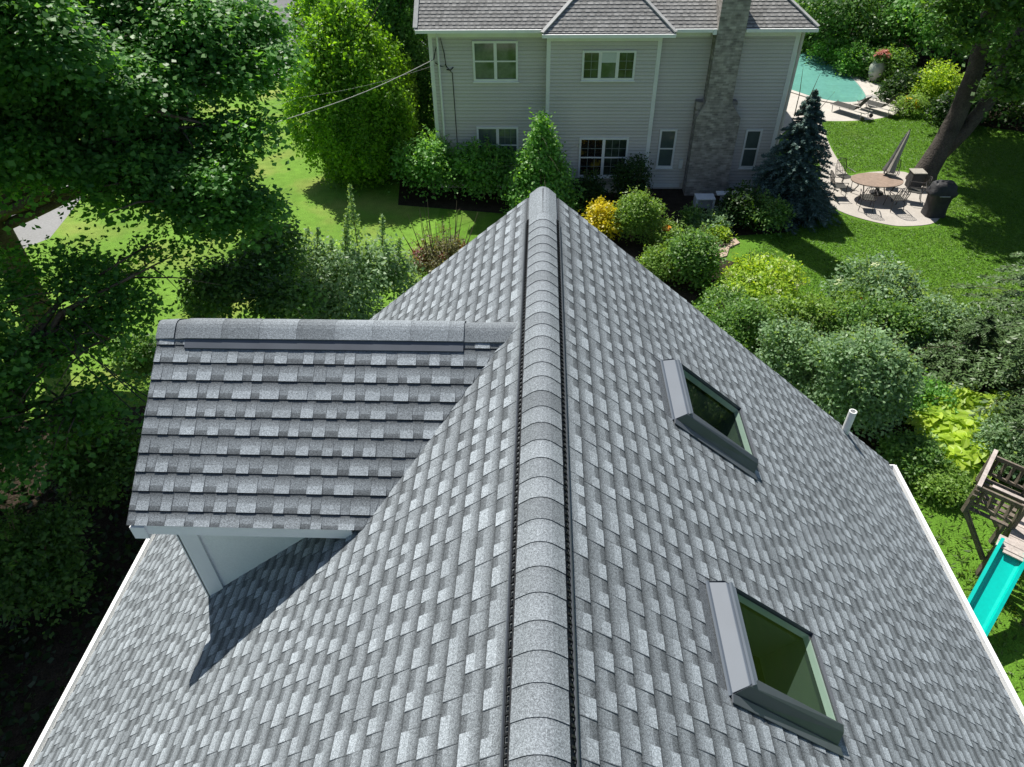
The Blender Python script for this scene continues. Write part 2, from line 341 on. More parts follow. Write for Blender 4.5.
def bush(name, label, c, rx, h, n, lk, size=.08, ry=None, group=None, stems=True, cat='shrub', kk=5, flowers=None, z0=0, **kw):
    """uneven shrub: a main lobe and kk smaller ones"""
    c = np.array([c[0], c[1], 0.]); ry = ry or rx; lo = [((c[0], c[1], z0+(h-z0)*.45), (rx*.66, ry*.66, (h-z0)*.42))]
    for q in range(kk+5):
        a = q*2.4+random.uniform(0, 1); rr = random.uniform(.35, .80); f = random.uniform(.20, .40)
        lo.append(((c[0]+math.cos(a)*rx*rr, c[1]+math.sin(a)*ry*rr, z0+(h-z0)*random.uniform(.30, .86)*(1-.25*rr)), (rx*f, ry*f, (h-z0)*f*.62)))
    t_ = thing(name, label, cat, c, group)
    kw.setdefault('up', .6); kw.setdefault('csz', size*2.2); kw.setdefault('per', 9)
    mb = MB(); kw.setdefault('inner', .22)
    data = [cloud(boughs(lo, 4, .30)+lo[:2] if n > 7000 else lo, n, size, **kw)]
    if rx > .35 and cat == 'shrub':       # loose shoots breaking the outline
        PP = []
        for q in range(int(10+rx*16)):
            a = rng.uniform(0, 6.283); e_ = rng.uniform(.1, 1.35); d = np.array([math.cos(a)*math.cos(e_), math.sin(a)*math.cos(e_), math.sin(e_)])
            b0 = c+[0, 0, h*.45]+d*[rx*.72, ry*.72, h*.46]; e0 = b0+(d+[0, 0, .35])*rng.uniform(.14, .38)*min(1, rx); mb.tube([b0, e0], [.010, .003], 4)
            f = rng.random(11)[:, None]; PP.append(b0+(e0-b0)*f+rng.normal(size=(11, 3))*size*.5)
        P = np.concatenate(PP); data.append(leaves(P, rng.normal(size=P.shape)+[0, 0, .7], size*.95, np.clip(rng.normal(.6, .2, len(P)), 0, 1), .5))
    leafobj('foliage', join(data), LM[lk], t_)
    for q in range(4):
        a = q*1.6+.4; mb.tube([c, c+[math.cos(a)*rx*.25, math.sin(a)*ry*.25, h*.4], c+[math.cos(a)*rx*.55, math.sin(a)*ry*.55, h*.75]], [.035, .025, .01], 6)
    mb.build('stem', MT['twig'], t_)
    if flowers:
        fk, nf, fs, fsz = flowers
        V, Fc, T = cloud(lo, nf*22, fsz, per=22, csz=fs, flat=.55, up=.3, inner=0, low=.05, aspect=.9)
        for q in range(len(V)//88): leafobj('flower_head', (V[q*88:q*88+88], np.arange(88).reshape(22, 4), T[q*88:q*88+88]), LM[fk], t_)
    return t_
def px_bush(name, label, x0, y0, x1, y1, n, lk, **kw):
    """shrub that spans the given picture box, standing on the ground"""
    xc = (x0+x1)/2; G = at(xc, y1, z=0); dep = np.linalg.norm(G-CAM)
    r = (x1-x0)/2*dep/F*.97; c = G+np.array([0, r*.75, 0]); T = at(xc, y0, y=c[1]+r*.1); h = max(.25, T[2])
    if 'h' in kw: h = kw.pop('h')
    return bush(name, label, c, r, h, n, lk, **kw)

# ------------------------------------------------------------------ shingles
def shingles(mb, O, A, D, Nn, u0, u1, rngf, exp=.138, holes=(), thick=.0085, lod=0, dark0=.0):
    """courses laid along A, running down D from the point O; rngf(u)->(a0,a1)"""
    O, A, D, Nn = [np.array(q, float) for q in (O, A, D, Nn)]
    nrow = int(math.ceil((u1-u0)/exp-.2))
    def P(a, u, h): return O+A*a+D*u+Nn*h
    for r_ in range(nrow):
        ua = u0+r_*exp; ub = min(ua+exp, u1); lo0, hi0 = rngf(ua); lo1, hi1 = rngf(ub)
        lo = min(lo0, lo1); hi = max(hi0, hi1)
        if hi-lo < .03: continue
        a = lo-random.uniform(0, .3); kind = random.random() < .5; rowt = random.gauss(1, .018); sht = 1; shend = a
        segs = []
        while a < hi:
            wdt = random.choice((.085, .10, .12, .15)) if kind else random.choice((.07, .085, .10, .125))
            if lod: wdt *= 1.15
            if a >= shend: sht = random.gauss(1, .035); shend = a+1.0
            segs.append([a, a+wdt, kind, sht*rowt*random.gauss(1, .055)]); a += wdt; kind = not kind
        out = []
        for (a, b, kd, tn) in segs:
            iv = [(max(a, lo), min(b, hi))]
            for (ha, hb, hu, hv) in holes:
                if ub > hu and ua < hv:
                    nv = []
                    for (p, q) in iv:
                        if q <= ha or p >= hb: nv.append((p, q))
                        else:
                            if p < ha: nv.append((p, ha))
                            if q > hb: nv.append((hb, q))
                    iv = nv
            for (p, q) in iv:
                if q-p > .004: out.append((p, q, kd, tn, p > a+1e-6 or q < b-1e-6))
        for (a, b, kd, tn, cut) in out:
            def cl(v, u):
                f = (u-ua)/(ub-ua); l_ = lo0+(lo1-lo0)*f; h_ = hi0+(hi1-hi0)*f; return min(max(v, l_), h_)
            hh = thick if kd else thick*.6
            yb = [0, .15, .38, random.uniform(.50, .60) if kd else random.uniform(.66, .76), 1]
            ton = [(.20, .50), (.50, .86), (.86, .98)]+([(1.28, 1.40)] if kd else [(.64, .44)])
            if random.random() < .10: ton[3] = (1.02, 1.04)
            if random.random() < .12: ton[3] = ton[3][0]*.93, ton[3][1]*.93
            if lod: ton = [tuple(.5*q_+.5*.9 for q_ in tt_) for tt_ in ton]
            for k in range(4):
                fa, fb = yb[k], yb[k+1]; va = ua+(ub-ua)*fa; vb = ua+(ub-ua)*fb
                ha, hb = .002+(hh-.002)*fa, .002+(hh-.002)*fb
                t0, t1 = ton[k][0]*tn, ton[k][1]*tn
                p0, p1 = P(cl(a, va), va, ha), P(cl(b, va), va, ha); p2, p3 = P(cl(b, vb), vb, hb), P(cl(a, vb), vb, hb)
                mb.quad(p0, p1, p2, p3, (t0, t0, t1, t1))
            e0, e1 = cl(a, ub), cl(b, ub)
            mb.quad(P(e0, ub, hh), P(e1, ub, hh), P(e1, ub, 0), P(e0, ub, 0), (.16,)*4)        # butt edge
            if kd:                                                                           # raised tab sides
                for e in (a, b):
                    if lo < e < hi: mb.quad(P(cl(e, ua), ua, .002), P(cl(e, ub), ub, hh), P(cl(e, ub), ub, 0), P(cl(e, ua), ua, 0), (.5,)*4)
            if not lod and random.random() < (.88 if kd else .25):
                e = a+.001
                if lo0 < e < hi0 and lo1 < e < hi1:
                    mb.quad(P(e, ua, .0036), P(e+.0032, ua, .0036), P(e+.0032, ub, hh+.0016), P(e, ub, hh+.0016), (.5,)*4)

# ================================================================== MAIN HOUSE
SR = .83; CS = math.hypot(1, SR)        # roof slope
YG = 6.62; YB = -3.6; UE = 4.70*CS      # gable line, back gable, rafter length
house = thing('house', 'near house with steep grey shingled gable roof, a side dormer and two skylights', 'house', (0, 1.5, 0))
DY0, DZ, DX, DS = 4.45, ZR-.17, -3.03, .685    # dormer: ridge y, ridge z, front x, slope
DEy = 3.14; DEz = DZ-DS*(DY0-DEy)
SK = [(4.17, 4.95), (1.90, 2.64)]; SU0, SU1 = 1.40, 2.40
holes = [(a-YB+.02, b-YB-.02, SU0+.02, SU1-.02) for a, b in SK]
def rp(side, u, y, h=0): return np.array([side*(u/CS+h*SR/CS), y, ZR-u*SR/CS+h/CS])
# deck sheets under the shingles
mb = MB()
cuts = sorted([YB, YG]+[q for a, b in SK for q in (a+.07, b-.015)])
for i in range(len(cuts)-1):
    y0, y1 = cuts[i], cuts[i+1]; hole = any(a < (y0+y1)/2 < b for a, b in SK)
    for (u0, u1) in ([(0, SU0+.12), (SU1-.015, UE)] if hole else [(0, UE)]):
        mb.hexa([rp(1, u0, y0, -.09), rp(1, u1, y0, -.09), rp(1, u1, y1, -.09), rp(1, u0, y1, -.09), rp(1, u0, y0, -.001), rp(1, u1, y0, -.001), rp(1, u1, y1, -.001), rp(1, u0, y1, -.001)], .5)
mb.hexa([rp(-1, 0, YG, -.09), rp(-1, UE, YG, -.09), rp(-1, UE, YB, -.09), rp(-1, 0, YB, -.09), rp(-1, 0, YG, -.001), rp(-1, UE, YG, -.001), rp(-1, UE, YB, -.001), rp(-1, 0, YB, -.001)], .5)
U00 = .150*CS
A = (0, 1, 0)
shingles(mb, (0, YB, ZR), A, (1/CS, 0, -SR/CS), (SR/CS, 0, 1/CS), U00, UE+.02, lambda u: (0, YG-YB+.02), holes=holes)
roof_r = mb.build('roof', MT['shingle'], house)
mb = MB()
# left slope: dormer covers part of it
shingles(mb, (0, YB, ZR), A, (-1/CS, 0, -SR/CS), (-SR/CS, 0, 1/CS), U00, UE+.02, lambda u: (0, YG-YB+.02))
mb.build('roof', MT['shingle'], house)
# ridge vent + caps
mb = MB()
for s_ in (-1, 1):
    for (ya, yb) in ((YB+.4, 6.08),):
        mb.hexa([rp(s_, .02, ya, 0), rp(s_, .172, ya, .010), rp(s_, .172, yb, .010), rp(s_, .02, yb, 0), rp(s_, .02, ya, .006), rp(s_, .160, ya, .020), rp(s_, .160, yb, .020), rp(s_, .02, yb, .006)])
        y = ya
        while y < yb:                                       # louvre ribs along the edge of the vent
            mb.hexa([rp(s_, .16, y, .012), rp(s_, .188, y, .012), rp(s_, .188, y+.012, .012), rp(s_, .16, y+.012, .012), rp(s_, .16, y, .028), rp(s_, .184, y, .022), rp(s_, .184, y+.012, .022), rp(s_, .16, y+.012, .028)]); y += .045
mb.build('ridge_vent', MT['vent'], house)
mb = MB()
for s_ in (-1, 1):
    mb.hexa([rp(s_, .190, YB+.4, .012), rp(s_, .203, YB+.4, .012), rp(s_, .203, 6.06, .012), rp(s_, .190, 6.06, .012), rp(s_, .190, YB+.4, .026), rp(s_, .199, YB+.4, .024), rp(s_, .199, 6.06, .024), rp(s_, .190, 6.06, .026)])
mb.build('vent_edge', MT['clad_dark'], house)
def caps(mb, pfun, a0, a1, exp, half, lift, thick=.010, n=10, sag=.35, butt_first=True):
    """pfun(along, s, h): s signed distance across the ridge (slope length)"""
    k = 0; a = a0
    while a > a1:
        b = max(a-exp, a1); tn = .92*random.gauss(1, .11)*random.choice((.93, 1, 1, 1.07)); prev = None
        for j in range(n+1):
            s = -half+2*half*j/n; hh = lift
            p0, p1 = pfun(a, s, hh+.0015), pfun(b, s, hh+thick)
            if prev is not None:
                q0, q1 = prev; m0, m1 = q0*.75+q1*.25, p0*.75+p1*.25
                mb.quad(q0, m0, m1, p0, (tn*.86, tn*.98, tn*.98, tn*.86)); mb.quad(m0, q1, p1, m1, (tn*.98, tn*1.03, tn*1.03, tn*.98))
                z0, z1 = pfun(b, sprev, hh), pfun(b, s, hh); mb.quad(q1, z0, z1, p1, (.35,)*4)
            else:
                mb.quad(p0, p1, pfun(b, s, hh-.022), pfun(a, s, hh-.022), (.5,)*4)
            prev = (p0, p1); sprev = s
        mb.quad(*[pfun(a, half, hh+.0015), pfun(b, half, hh+thick), pfun(b, half, hh-.022), pfun(a, half, hh-.022)], t=(.5,)*4)
        a = b; k += 1
def mcap(y, s, h):
    # rounded saddle over the ridge
    r0 = .07; a = abs(s); zz = -(a if a > r0 else (a*a/(2*r0)+r0/2))*SR/CS+r0*SR/CS*.5*0
    x = s/CS; return np.array([x*(1+.0), y, ZR+zz+h*1.15])+np.array([math.copysign(h*.5*min(1, a/r0), s), 0, 0])
mb = MB(); caps(mb, mcap, YG+.03, 6.05, .57, .165, .012, thick=.006); caps(mb, mcap, 6.05, YB+.3, .152, .146, .028, thick=.0055)
mb.build('ridge_cap', MT['shingle'], house)
# gutters and drip edges, rake boards
for s_ in (-1, 1):
    mb = MB(); ex = UE/CS; zE = ZR-UE*SR/CS
    X = lambda v: s_*(ex+v)
    for (xa, xb, za, zb) in ((-.015, .0, -.14, -.015), (0, .075, -.14, -.132), (.075, .100, -.14, -.02), (.100, .112, -.05, -.012)):
        x0, x1 = sorted((X(xa), X(xb))); mb.box(x0, x1, YB+.05, YG-.03, zE+za, zE+zb)
    x0, x1 = sorted((X(0), X(.1)))
    mb.box(x0, x1, YG-.03, YG-.015, zE-.14, zE-.02)
    mb.build('gutter', MT['white'], house)
    for ye in (YG, YB):
        q = .012 if ye == YG else -.012; mb = MB()
        ya, yb = sorted((ye-q*2.2, ye+q*.4)); mb.hexa([rp(s_, 0, ya, -.20), rp(s_, UE, ya, -.20), rp(s_, UE, yb, -.20), rp(s_, 0, yb, -.20), rp(s_, 0, ya, -.004), rp(s_, UE, ya, -.004), rp(s_, UE, yb, -.004), rp(s_, 0, yb, -.004)])
        mb.build('rake_board', MT['white'], house)
WX = 4.25; wz = ZR-4.70*SR+.30
mb = MB(); mb.box(-WX, WX, YB+.35, YG-.35, 0, wz-.28)
for ya in (YG-.36, YB+.36):
    mb.poly([(-WX, ya, wz-.28), (WX, ya, wz-.28), (WX, ya, ZR-WX*SR-.12), (0, ya, ZR-.13), (-WX, ya, ZR-WX*SR-.12)])
mb.build('wall', MT['siding'], house)
mb = MB()
for s_ in (-1, 1): x0, x1 = sorted((s_*4.24, s_*4.69)); mb.box(x0, x1, YB+.05, YG-.04, 5.165, 5.18)
mb.parts('soffit', MT['trim'], house)
# vent pipe
p0 = rp(1, 3.93*CS, 6.53, -.02); mb = MB(); hgt = .38
n = 18; rad = .047
mb.tube([p0, p0+[0, 0, hgt]], rad, n, cap=False); i0 = len(mb.v)
for k, (r_, dz) in enumerate(((rad, hgt), (rad*.74, hgt), (rad*.74, hgt-.2))):
    for j in range(n): a = 2*math.pi*j/n; mb.v.append((p0[0]+r_*math.cos(a), p0[1]+r_*math.sin(a), p0[2]+dz)); mb.t.append(1)
for k in range(2):
    for j in range(n): a = i0+k*n+j; b = i0+k*n+(j+1) % n; mb.f.append((a, b, b+n, a+n))
mb.build('vent_pipe', MT['trim'], house, smooth=False)
# skylights
for a, b in SK:
    O = 0
    fr = MB(); hh = .115
    def S(u, y, h): return rp(1, u, y, h)
    g0, g1, h0, h1 = SU0+.150, SU1-.03, a+.095, b-.03    # glass rect
    # upper and side cladding as bevelled faces
    def prism(mbx, P4, Q4): mbx.hexa(list(P4)+list(Q4))
    fr.hexa([S(SU0, a, 0), S(g0, h0, 0), S(g0, h1, 0), S(SU0, b, 0), S(SU0+.07, a+.04, hh*.9), S(g0, h0, hh), S(g0, h1, hh), S(SU0+.07, b-.02, hh*.9)])
    f_ = fr.build('skylight', MT['clad'], house, bevel=.004)
    md = MB(); md.hexa([S(SU0+.088, a+.045, hh*.95), S(SU0+.115, a+.055, hh*.97), S(SU0+.115, b-.02, hh*.97), S(SU0+.088, b-.02, hh*.95), S(SU0+.09, a+.045, hh*.98+.012), S(SU0+.112, a+.055, hh*.98+.012), S(SU0+.112, b-.02, hh*.98+.012), S(SU0+.09, b-.02, hh*.98+.012)])
    md.hexa([S(SU0-.012, a-.01, .005), S(SU0+.012, a-.005, .005), S(SU0+.012, b+.0, .005), S(SU0-.012, b+.0, .005), S(SU0-.01, a-.01, .02), S(SU0+.01, a-.005, .02), S(SU0+.01, b+.0, .02), S(SU0-.01, b+.0, .02)])
    md.build('top_flashing', MT['clad'], f_)
    sd = MB()
    sd.hexa([S(SU0+.005, a-.005, 0), S(SU1+.02, a-.005, 0), S(g1, h0, 0), S(g0, h0, 0), S(SU0+.07, a+.038, hh*.88), S(SU1, a+.06, hh*.8), S(g1+.01, h0, hh+.002), S(g0-.01, h0, hh+.002)])
    sd.hexa([S(SU0, a-.05, .012), S(SU1+.05, a-.05, .012), S(SU1+.02, a, .012), S(SU0, a, .012), S(SU0, a-.05, .018), S(SU1+.05, a-.05, .018), S(SU1+.02, a, .03), S(SU0, a, .03)])
    sd.build('side_cladding', MT['clad_dark'], f_, bevel=.012)
    ot = MB()
    ot.hexa([S(g0, h1, 0), S(g1, h1, 0), S(SU1+.02, b+.005, 0), S(SU0, b+.005, 0), S(g0, h1, hh), S(g1, h1, hh), S(SU1, b-.01, hh*.85), S(SU0+.06, b-.01, hh*.85)])
    ot.hexa([S(g1, h0, 0), S(SU1+.02, a, 0), S(SU1+.02, b, 0), S(g1, h1, 0), S(g1, h0, hh), S(SU1-.005, a+.07, hh*.85), S(SU1-.005, b-.02, hh*.85), S(g1, h1, hh)])
    ot.build('sash', MT['clad_dark'], f_)
    gl = MB(); e = .004; gl.quad(S(g0+e, h0+e, hh-.022), S(g1-e, h0+e, hh-.022), S(g1-e, h1-e, hh-.022), S(g0+e, h1-e, hh-.022))
    gl.build('glass', MT['skyglass'], f_)
    li = MB()
    for k, (uv, du) in enumerate((((g0, h0), (g1, h0)), ((g1, h0), (g1, h1)), ((g1, h1), (g0, h1)), ((g0, h1), (g0, h0)))):
        q_ = [(p_[0]+(.004 if p_[0] == g0 else -.004), p_[1]+(.004 if p_[1] == h0 else -.004)) for p_ in (uv, du)]
        li.quad(S(*q_[0], hh-.034), S(*q_[1], hh-.034), S(*q_[1], hh-.085), S(*q_[0], hh-.085))
    li.build('inner_frame', MT['lining'], f_)
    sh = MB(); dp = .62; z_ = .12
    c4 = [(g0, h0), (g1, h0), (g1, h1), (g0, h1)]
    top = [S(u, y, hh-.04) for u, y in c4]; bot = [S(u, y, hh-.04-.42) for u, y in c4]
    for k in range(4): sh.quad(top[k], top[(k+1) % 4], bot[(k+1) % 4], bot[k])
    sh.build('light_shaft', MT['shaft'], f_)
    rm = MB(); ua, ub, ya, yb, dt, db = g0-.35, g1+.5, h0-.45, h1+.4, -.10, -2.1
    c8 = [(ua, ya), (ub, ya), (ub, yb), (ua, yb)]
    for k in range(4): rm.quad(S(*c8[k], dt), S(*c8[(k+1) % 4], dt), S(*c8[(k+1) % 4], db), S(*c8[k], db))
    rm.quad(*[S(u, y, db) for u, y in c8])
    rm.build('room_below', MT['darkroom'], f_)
# dormer
dwx = -2.93; dwy = 3.43
dw = MB()
zr_at = lambda x: ZR-abs(x)*SR
for yy, ys in ((dwy, 1), (2*DY0-dwy, -1)):
    za = DZ-DS*abs(DY0-yy)-.06
    xt = -(ZR-za)/SR
    dw.poly([(dwx, yy, zr_at(dwx)-.1), (xt+.1, yy, za-.0), (dwx, yy, za)])
dw.poly([(dwx, dwy, zr_at(dwx)-.1), (dwx, dwy, DZ-DS*(DY0-dwy)-.06), (dwx, DY0, DZ-.06), (dwx, 2*DY0-dwy, DZ-DS*(DY0-dwy)-.06), (dwx, 2*DY0-dwy, zr_at(dwx)-.1)])
dormer = dw.build('dormer', MT['dormer'], house)
cb_ = MB(); cb_.box(dwx-.012, dwx+.155, dwy-.022, dwy-.001, zr_at(dwx)-.12, DZ-DS*(DY0-dwy)-.09); cb_.box(dwx-.024, dwx-.001, dwy-.022, dwy+.14, zr_at(dwx)-.12, DZ-DS*(DY0-dwy)-.09)
cb_.build('corner_board', MT['board'], dormer)
fz = MB(); fz.box(dwx+.157, -1.55, dwy-.014, dwy-.002, DEz-.02, DEz+.05)
DC = math.hypot(1, DS)
def dside(sg):
    O = (DX, DY0, DZ); D = np.array([0, -sg/DC, -DS/DC]); Nn = np.array([0, -sg*DS/DC, 1/DC]); UL = (DY0-DEy)*DC
    def rf(u):
        z = DZ-u*DS/DC; xr = -(ZR-z)/SR-.035*DS; return (-.02, max(0, xr-DX+.03))
    return O, D, Nn, UL, rf
for sg in (1, -1):
    O, D, Nn, UL, rf = dside(sg); mb = MB()
    b0, b1 = rf(0)[1]+.1, rf(UL)[1]+.02; P = lambda a, u, h: np.array(O)+np.array([a, 0, 0])+D*u+Nn*h
    mb.hexa([P(0, 0, -.05), P(0, UL, -.05), P(b1, UL, -.05), P(b0, 0, -.05), P(0, 0, -.001), P(0, UL, -.001), P(b1, UL, -.001), P(b0, 0, -.001)], .5)
    shingles(mb, O, (1, 0, 0), D, Nn, .05, UL+.012, rf, exp=.1440, thick=.014)
    mb.build('dormer_roof', MT['shingle'], dormer)
    fa = MB()                     # eave fascia, soffit, rake board
    e0 = P(0, UL, 0); q0, q1 = sorted((e0[1]+sg*.004, e0[1]+sg*.026)); fa.box(DX+.02, DX+b1-.12, q0, q1, e0[2]-.125, e0[2]-.012)
    za = e0[2]-.11; ya = e0[1]+sg*.026; yb = DY0-sg*(DY0-dwy)
    fa.poly([(DX, ya, za+.002), (-1.6, ya, za+.002), (-1.6, yb, za+.002), (DX, yb, za+.002)])
    fa.build('fascia', MT['board'], dormer)
    rk = MB(); rk.hexa([P(-.012, -.0, -.16), P(-.012, UL-.01, -.16), P(-.001, UL-.01, -.16), P(-.001, -.0, -.16), P(-.012, -.0, -.003), P(-.012, UL-.01, -.003), P(-.001, UL-.01, -.003), P(-.001, -.0, -.003)])
    e0 = P(0, UL, 0); q0, q1 = sorted((e0[1]-sg*.012, e0[1]+sg*.10)); rk.box(DX-.01, DX+.10, q0, q1, e0[2]-.16, e0[2]-.03)
    rk.build('rake_board', MT['board'], dormer)
vt = MB()
for sg in (1, -1):
    O, D, Nn, UL, rf = dside(sg); P = lambda a, u, h: np.array(O)+np.array([a, 0, 0])+D*u+Nn*h
    vt.hexa([P(.21, .0, .0), P(2.42, .0, .0), P(2.42, .225, .004), P(.21, .225, .004), P(.21, .0, .014), P(2.42, .0, .014), P(2.42, .222, .0175), P(.21, .222, .0175)])
vt.build('dormer_vent', MT['clad_dark'], dormer)
def dcap(a, s, h):
    r0 = .05; q = abs(s); zz = -(q if q > r0 else (q*q/(2*r0)+r0/2))*DS/DC
    return np.array([DX+(3.0-a), DY0-s/DC, DZ+zz+h*1.1])+np.array([0, math.copysign(h*.5*min(1, q/r0), -s), 0])
mb = MB()
caps(mb, dcap, 3.03, 2.80, .15, .150, .013); caps(mb, dcap, 2.80, .58, .30, .150, .024, thick=.003); caps(mb, dcap, .60, .16, .5, .15, .014)
mb.build('dormer_ridge_cap', MT['shingle'], dormer)

# ================================================================== NEIGHBOUR HOUSE
FY = 26.8; BY = 26.4; EZ = 6.02
nb = thing('neighbour_house', 'two storey grey sided house with brick chimney across the lawn', 'house', (2.5, 27, 0))
def lap(mb, x0, x1, y, z0, z1, step=.125):
    z = z0
    while z < z1:
        zt = min(z+step, z1); tv = random.gauss(1, .03); zl = z+.022
        mb.quad((x0, y-.036, z), (x1, y-.036, z), (x1, y-.034, zl), (x0, y-.034, zl), (.74*tv,)*4)  # lip and underside toned down, painting in the shade line of each lap
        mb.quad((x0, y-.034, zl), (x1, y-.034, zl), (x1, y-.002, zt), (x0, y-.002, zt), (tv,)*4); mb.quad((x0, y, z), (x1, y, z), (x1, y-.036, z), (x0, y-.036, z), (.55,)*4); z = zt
mb = MB(); mb.box(-4.08, 9.02, FY, 36, 0, EZ); mb.box(.17, 4.16, BY, FY+.1, 0, EZ-.12)
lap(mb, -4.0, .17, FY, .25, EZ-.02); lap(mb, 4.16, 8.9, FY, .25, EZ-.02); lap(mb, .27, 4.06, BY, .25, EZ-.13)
mb.box(8.0, 10.6, 36.3, 40, 0, 5.6)
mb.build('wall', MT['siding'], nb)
def slope(mb, O, A, D, u1, rf, e=.15):
    A = _n(A); D = _n(D); Nn = np.cross(A, D); Nn = Nn if Nn[2] > 0 else -Nn
    shingles(mb, O, A, D, Nn, 0, u1, rf, exp=e, lod=1, thick=.02)
mb = MB(); s2 = .75; c2 = math.hypot(1, s2); TOPY = 4.8
eL, eR, eY, eZ = -4.45, 9.42, 26.32, EZ+.06
UL2 = TOPY*c2
def rf_main(u):      # u down slope from ridge
    t = TOPY-u/c2; return (eL+.03, eR-t)
slope(mb, (0, eY+TOPY, eZ+TOPY*s2), (1, 0, 0), (0, -1, -s2), UL2, rf_main)
slope(mb, (eR-TOPY, eY, eZ+TOPY*s2), (0, 1, 0), (1, 0, -s2), UL2, lambda u: (TOPY-u/c2, 9.7-TOPY+u/c2))
ztop = eZ+TOPY*s2
mb.poly([(eL, eY, eZ-.01), (eR, eY, eZ-.01), (eR-TOPY, eY+TOPY, ztop-.01), (eL, eY+TOPY, ztop-.01)], .7)
mb.poly([(eL, eY+TOPY, ztop-.01), (eR-TOPY, eY+TOPY, ztop-.01), (eR, 36.2, eZ-.01), (eL, 36.2, eZ-.01)], .7)
mb.poly([(eR, eY, eZ-.01), (eR, 36.2, eZ-.01), (eR-TOPY, eY+TOPY, ztop-.01)], .7)
# bay roof (hipped) standing proud of the main slope
bx0, bx1, by, bz = -.02, 4.55, 25.98, EZ-.02; T = (bx1-bx0)/2; s3 = .80; c3 = math.hypot(1, s3)
slope(mb, (0, by+T, bz+T*s3), (1, 0, 0), (0, -1, -s3), T*c3, lambda u: (bx0+T-u/c3, bx1-T+u/c3))
PK = (bx0+T, by+T, bz+T*s3)
mb.poly([(bx0, by, bz-.01), (bx1, by, bz-.01), PK], .7)
mb.poly([(bx0, by, bz), (bx0, by+2.2, bz), (PK[0], PK[1]+2.5, PK[2]), PK], .8); mb.poly([(bx1, by, bz), PK, (PK[0], PK[1]+2.5, PK[2]), (bx1, by+2.2, bz)], .8)
# wing roof at right rear
slope(mb, (7.7, 38.1, 7.0), (1, 0, 0), (0, -1, -.65), 2.5, lambda u: (0, 3.2))
nroof = mb.build('roof', MT['shingle_old'], nb)
mb = MB()
for a, b in (((bx0, by, bz+.03), PK), ((bx1, by, bz+.03), PK), ((eR, eY, eZ+.03), (eR-TOPY, eY+TOPY, ztop))):
    mb.bar(np.array(a), np.array(b)+[0, 0, .03], .15, .04)
mb.bar((eL, eY, eZ+.03), (eL, eY+TOPY, ztop+.03), .16, .05); mb.bar((eL-.02, eY, eZ-.12), (eL-.02, eY+TOPY, ztop-.12), .03, .24)
mb.parts('hip_cap', MT['hipcap'], nroof)
mb = MB()   # gutters, frieze boards, corner boards
def gut(x0, x1, y, z): mb.box(x0, x1, y-.10, y+.02, z-.13, z-.02); 
gut(eL, bx0-.02, eY, eZ); gut(bx1+.02, 5.85, eY, eZ); gut(6.98, eR, eY, eZ); gut(bx0, bx1, by, bz)
mb.parts('gutter', MT['white'], nb)
mb = MB()
mb.box(eL+.05, bx0, eY+.03, FY-.03, eZ-.16, eZ-.14); mb.box(bx1, 5.85, eY+.03, FY-.03, eZ-.16, eZ-.14); mb.box(6.98, eR, eY+.03, FY-.03, eZ-.16, eZ-.14); mb.box(bx0+.05, bx1-.05, by+.03, BY-.03, bz-.16, bz-.14)
mb.box(-4.0, .15, FY-.045, FY-.022, EZ-.32, EZ-.1); mb.box(4.2, 5.9, FY-.045, FY-.022, EZ-.32, EZ-.1); mb.box(6.95, 8.9, FY-.045, FY-.022, EZ-.32, EZ-.1); mb.box(.27, 4.06, BY-.045, BY-.022, EZ-.36, EZ-.17)
mb.parts('soffit', MT['trim'], nb)
for x0, x1, y, zt in ((-4.10, -3.96, FY, EZ-.12), (.15, .29, BY, EZ-.17), (4.04, 4.18, BY, EZ-.17), (8.88, 9.04, FY, EZ-.12)):
    MB().box(x0, x1, y-.04, y+.10, .1, zt).build('corner_board', MT['trim'], nb)
MB().box(-4.0, .15, FY-.03, FY-.021, .08, .25).box(4.2, 5.6, FY-.03, FY-.021, .08, .25).box(7.6, 8.9, FY-.03, FY-.021, .08, .25).box(.29, 4.04, BY-.03, BY-.021, .08, .25).parts('base_trim', MT['trim'], nb)
mb = MB(); mb.tube([(-3.78, FY-.03, EZ-.2), (-3.76, FY-.10, EZ-.45), (-3.76, FY-.10, .3), (-3.76, FY-.3, .1)], .045, 8); mb.build('downspout', MT['trim'], nb)
mb = MB(); mb.tube([(9.16, FY+.1, EZ-.2), (9.14, FY+.1, .1)], .06, 8); mb.build('downspout', MT['siding'], nb)
mb = MB()
mb.tube([(-3.95, FY-.05, 4.95), (-3.85, FY-.12, 5.3), (-3.65, FY-.08, 5.7), (-3.55, FY-.08, 5.2), (-3.5, FY-.1, 4.7), (-3.7, FY-.12, 4.75), (-3.9, FY-.06, 4.85)], .018, 6)
mb.tube([(-3.55, FY-.06, 4.8), (-3.35, FY-.08, 4.55), (-3.3, FY-.05, 4.5), (-3.27, FY-.05, .4)], .014, 6)
mb.tube([(-3.25, FY-.05, 4.7), (-3.35, FY-.09, 4.6), (-3.5, FY-.06, 4.62)], .02, 6)
mb.parts('service_wire', MT['wire'], nb)
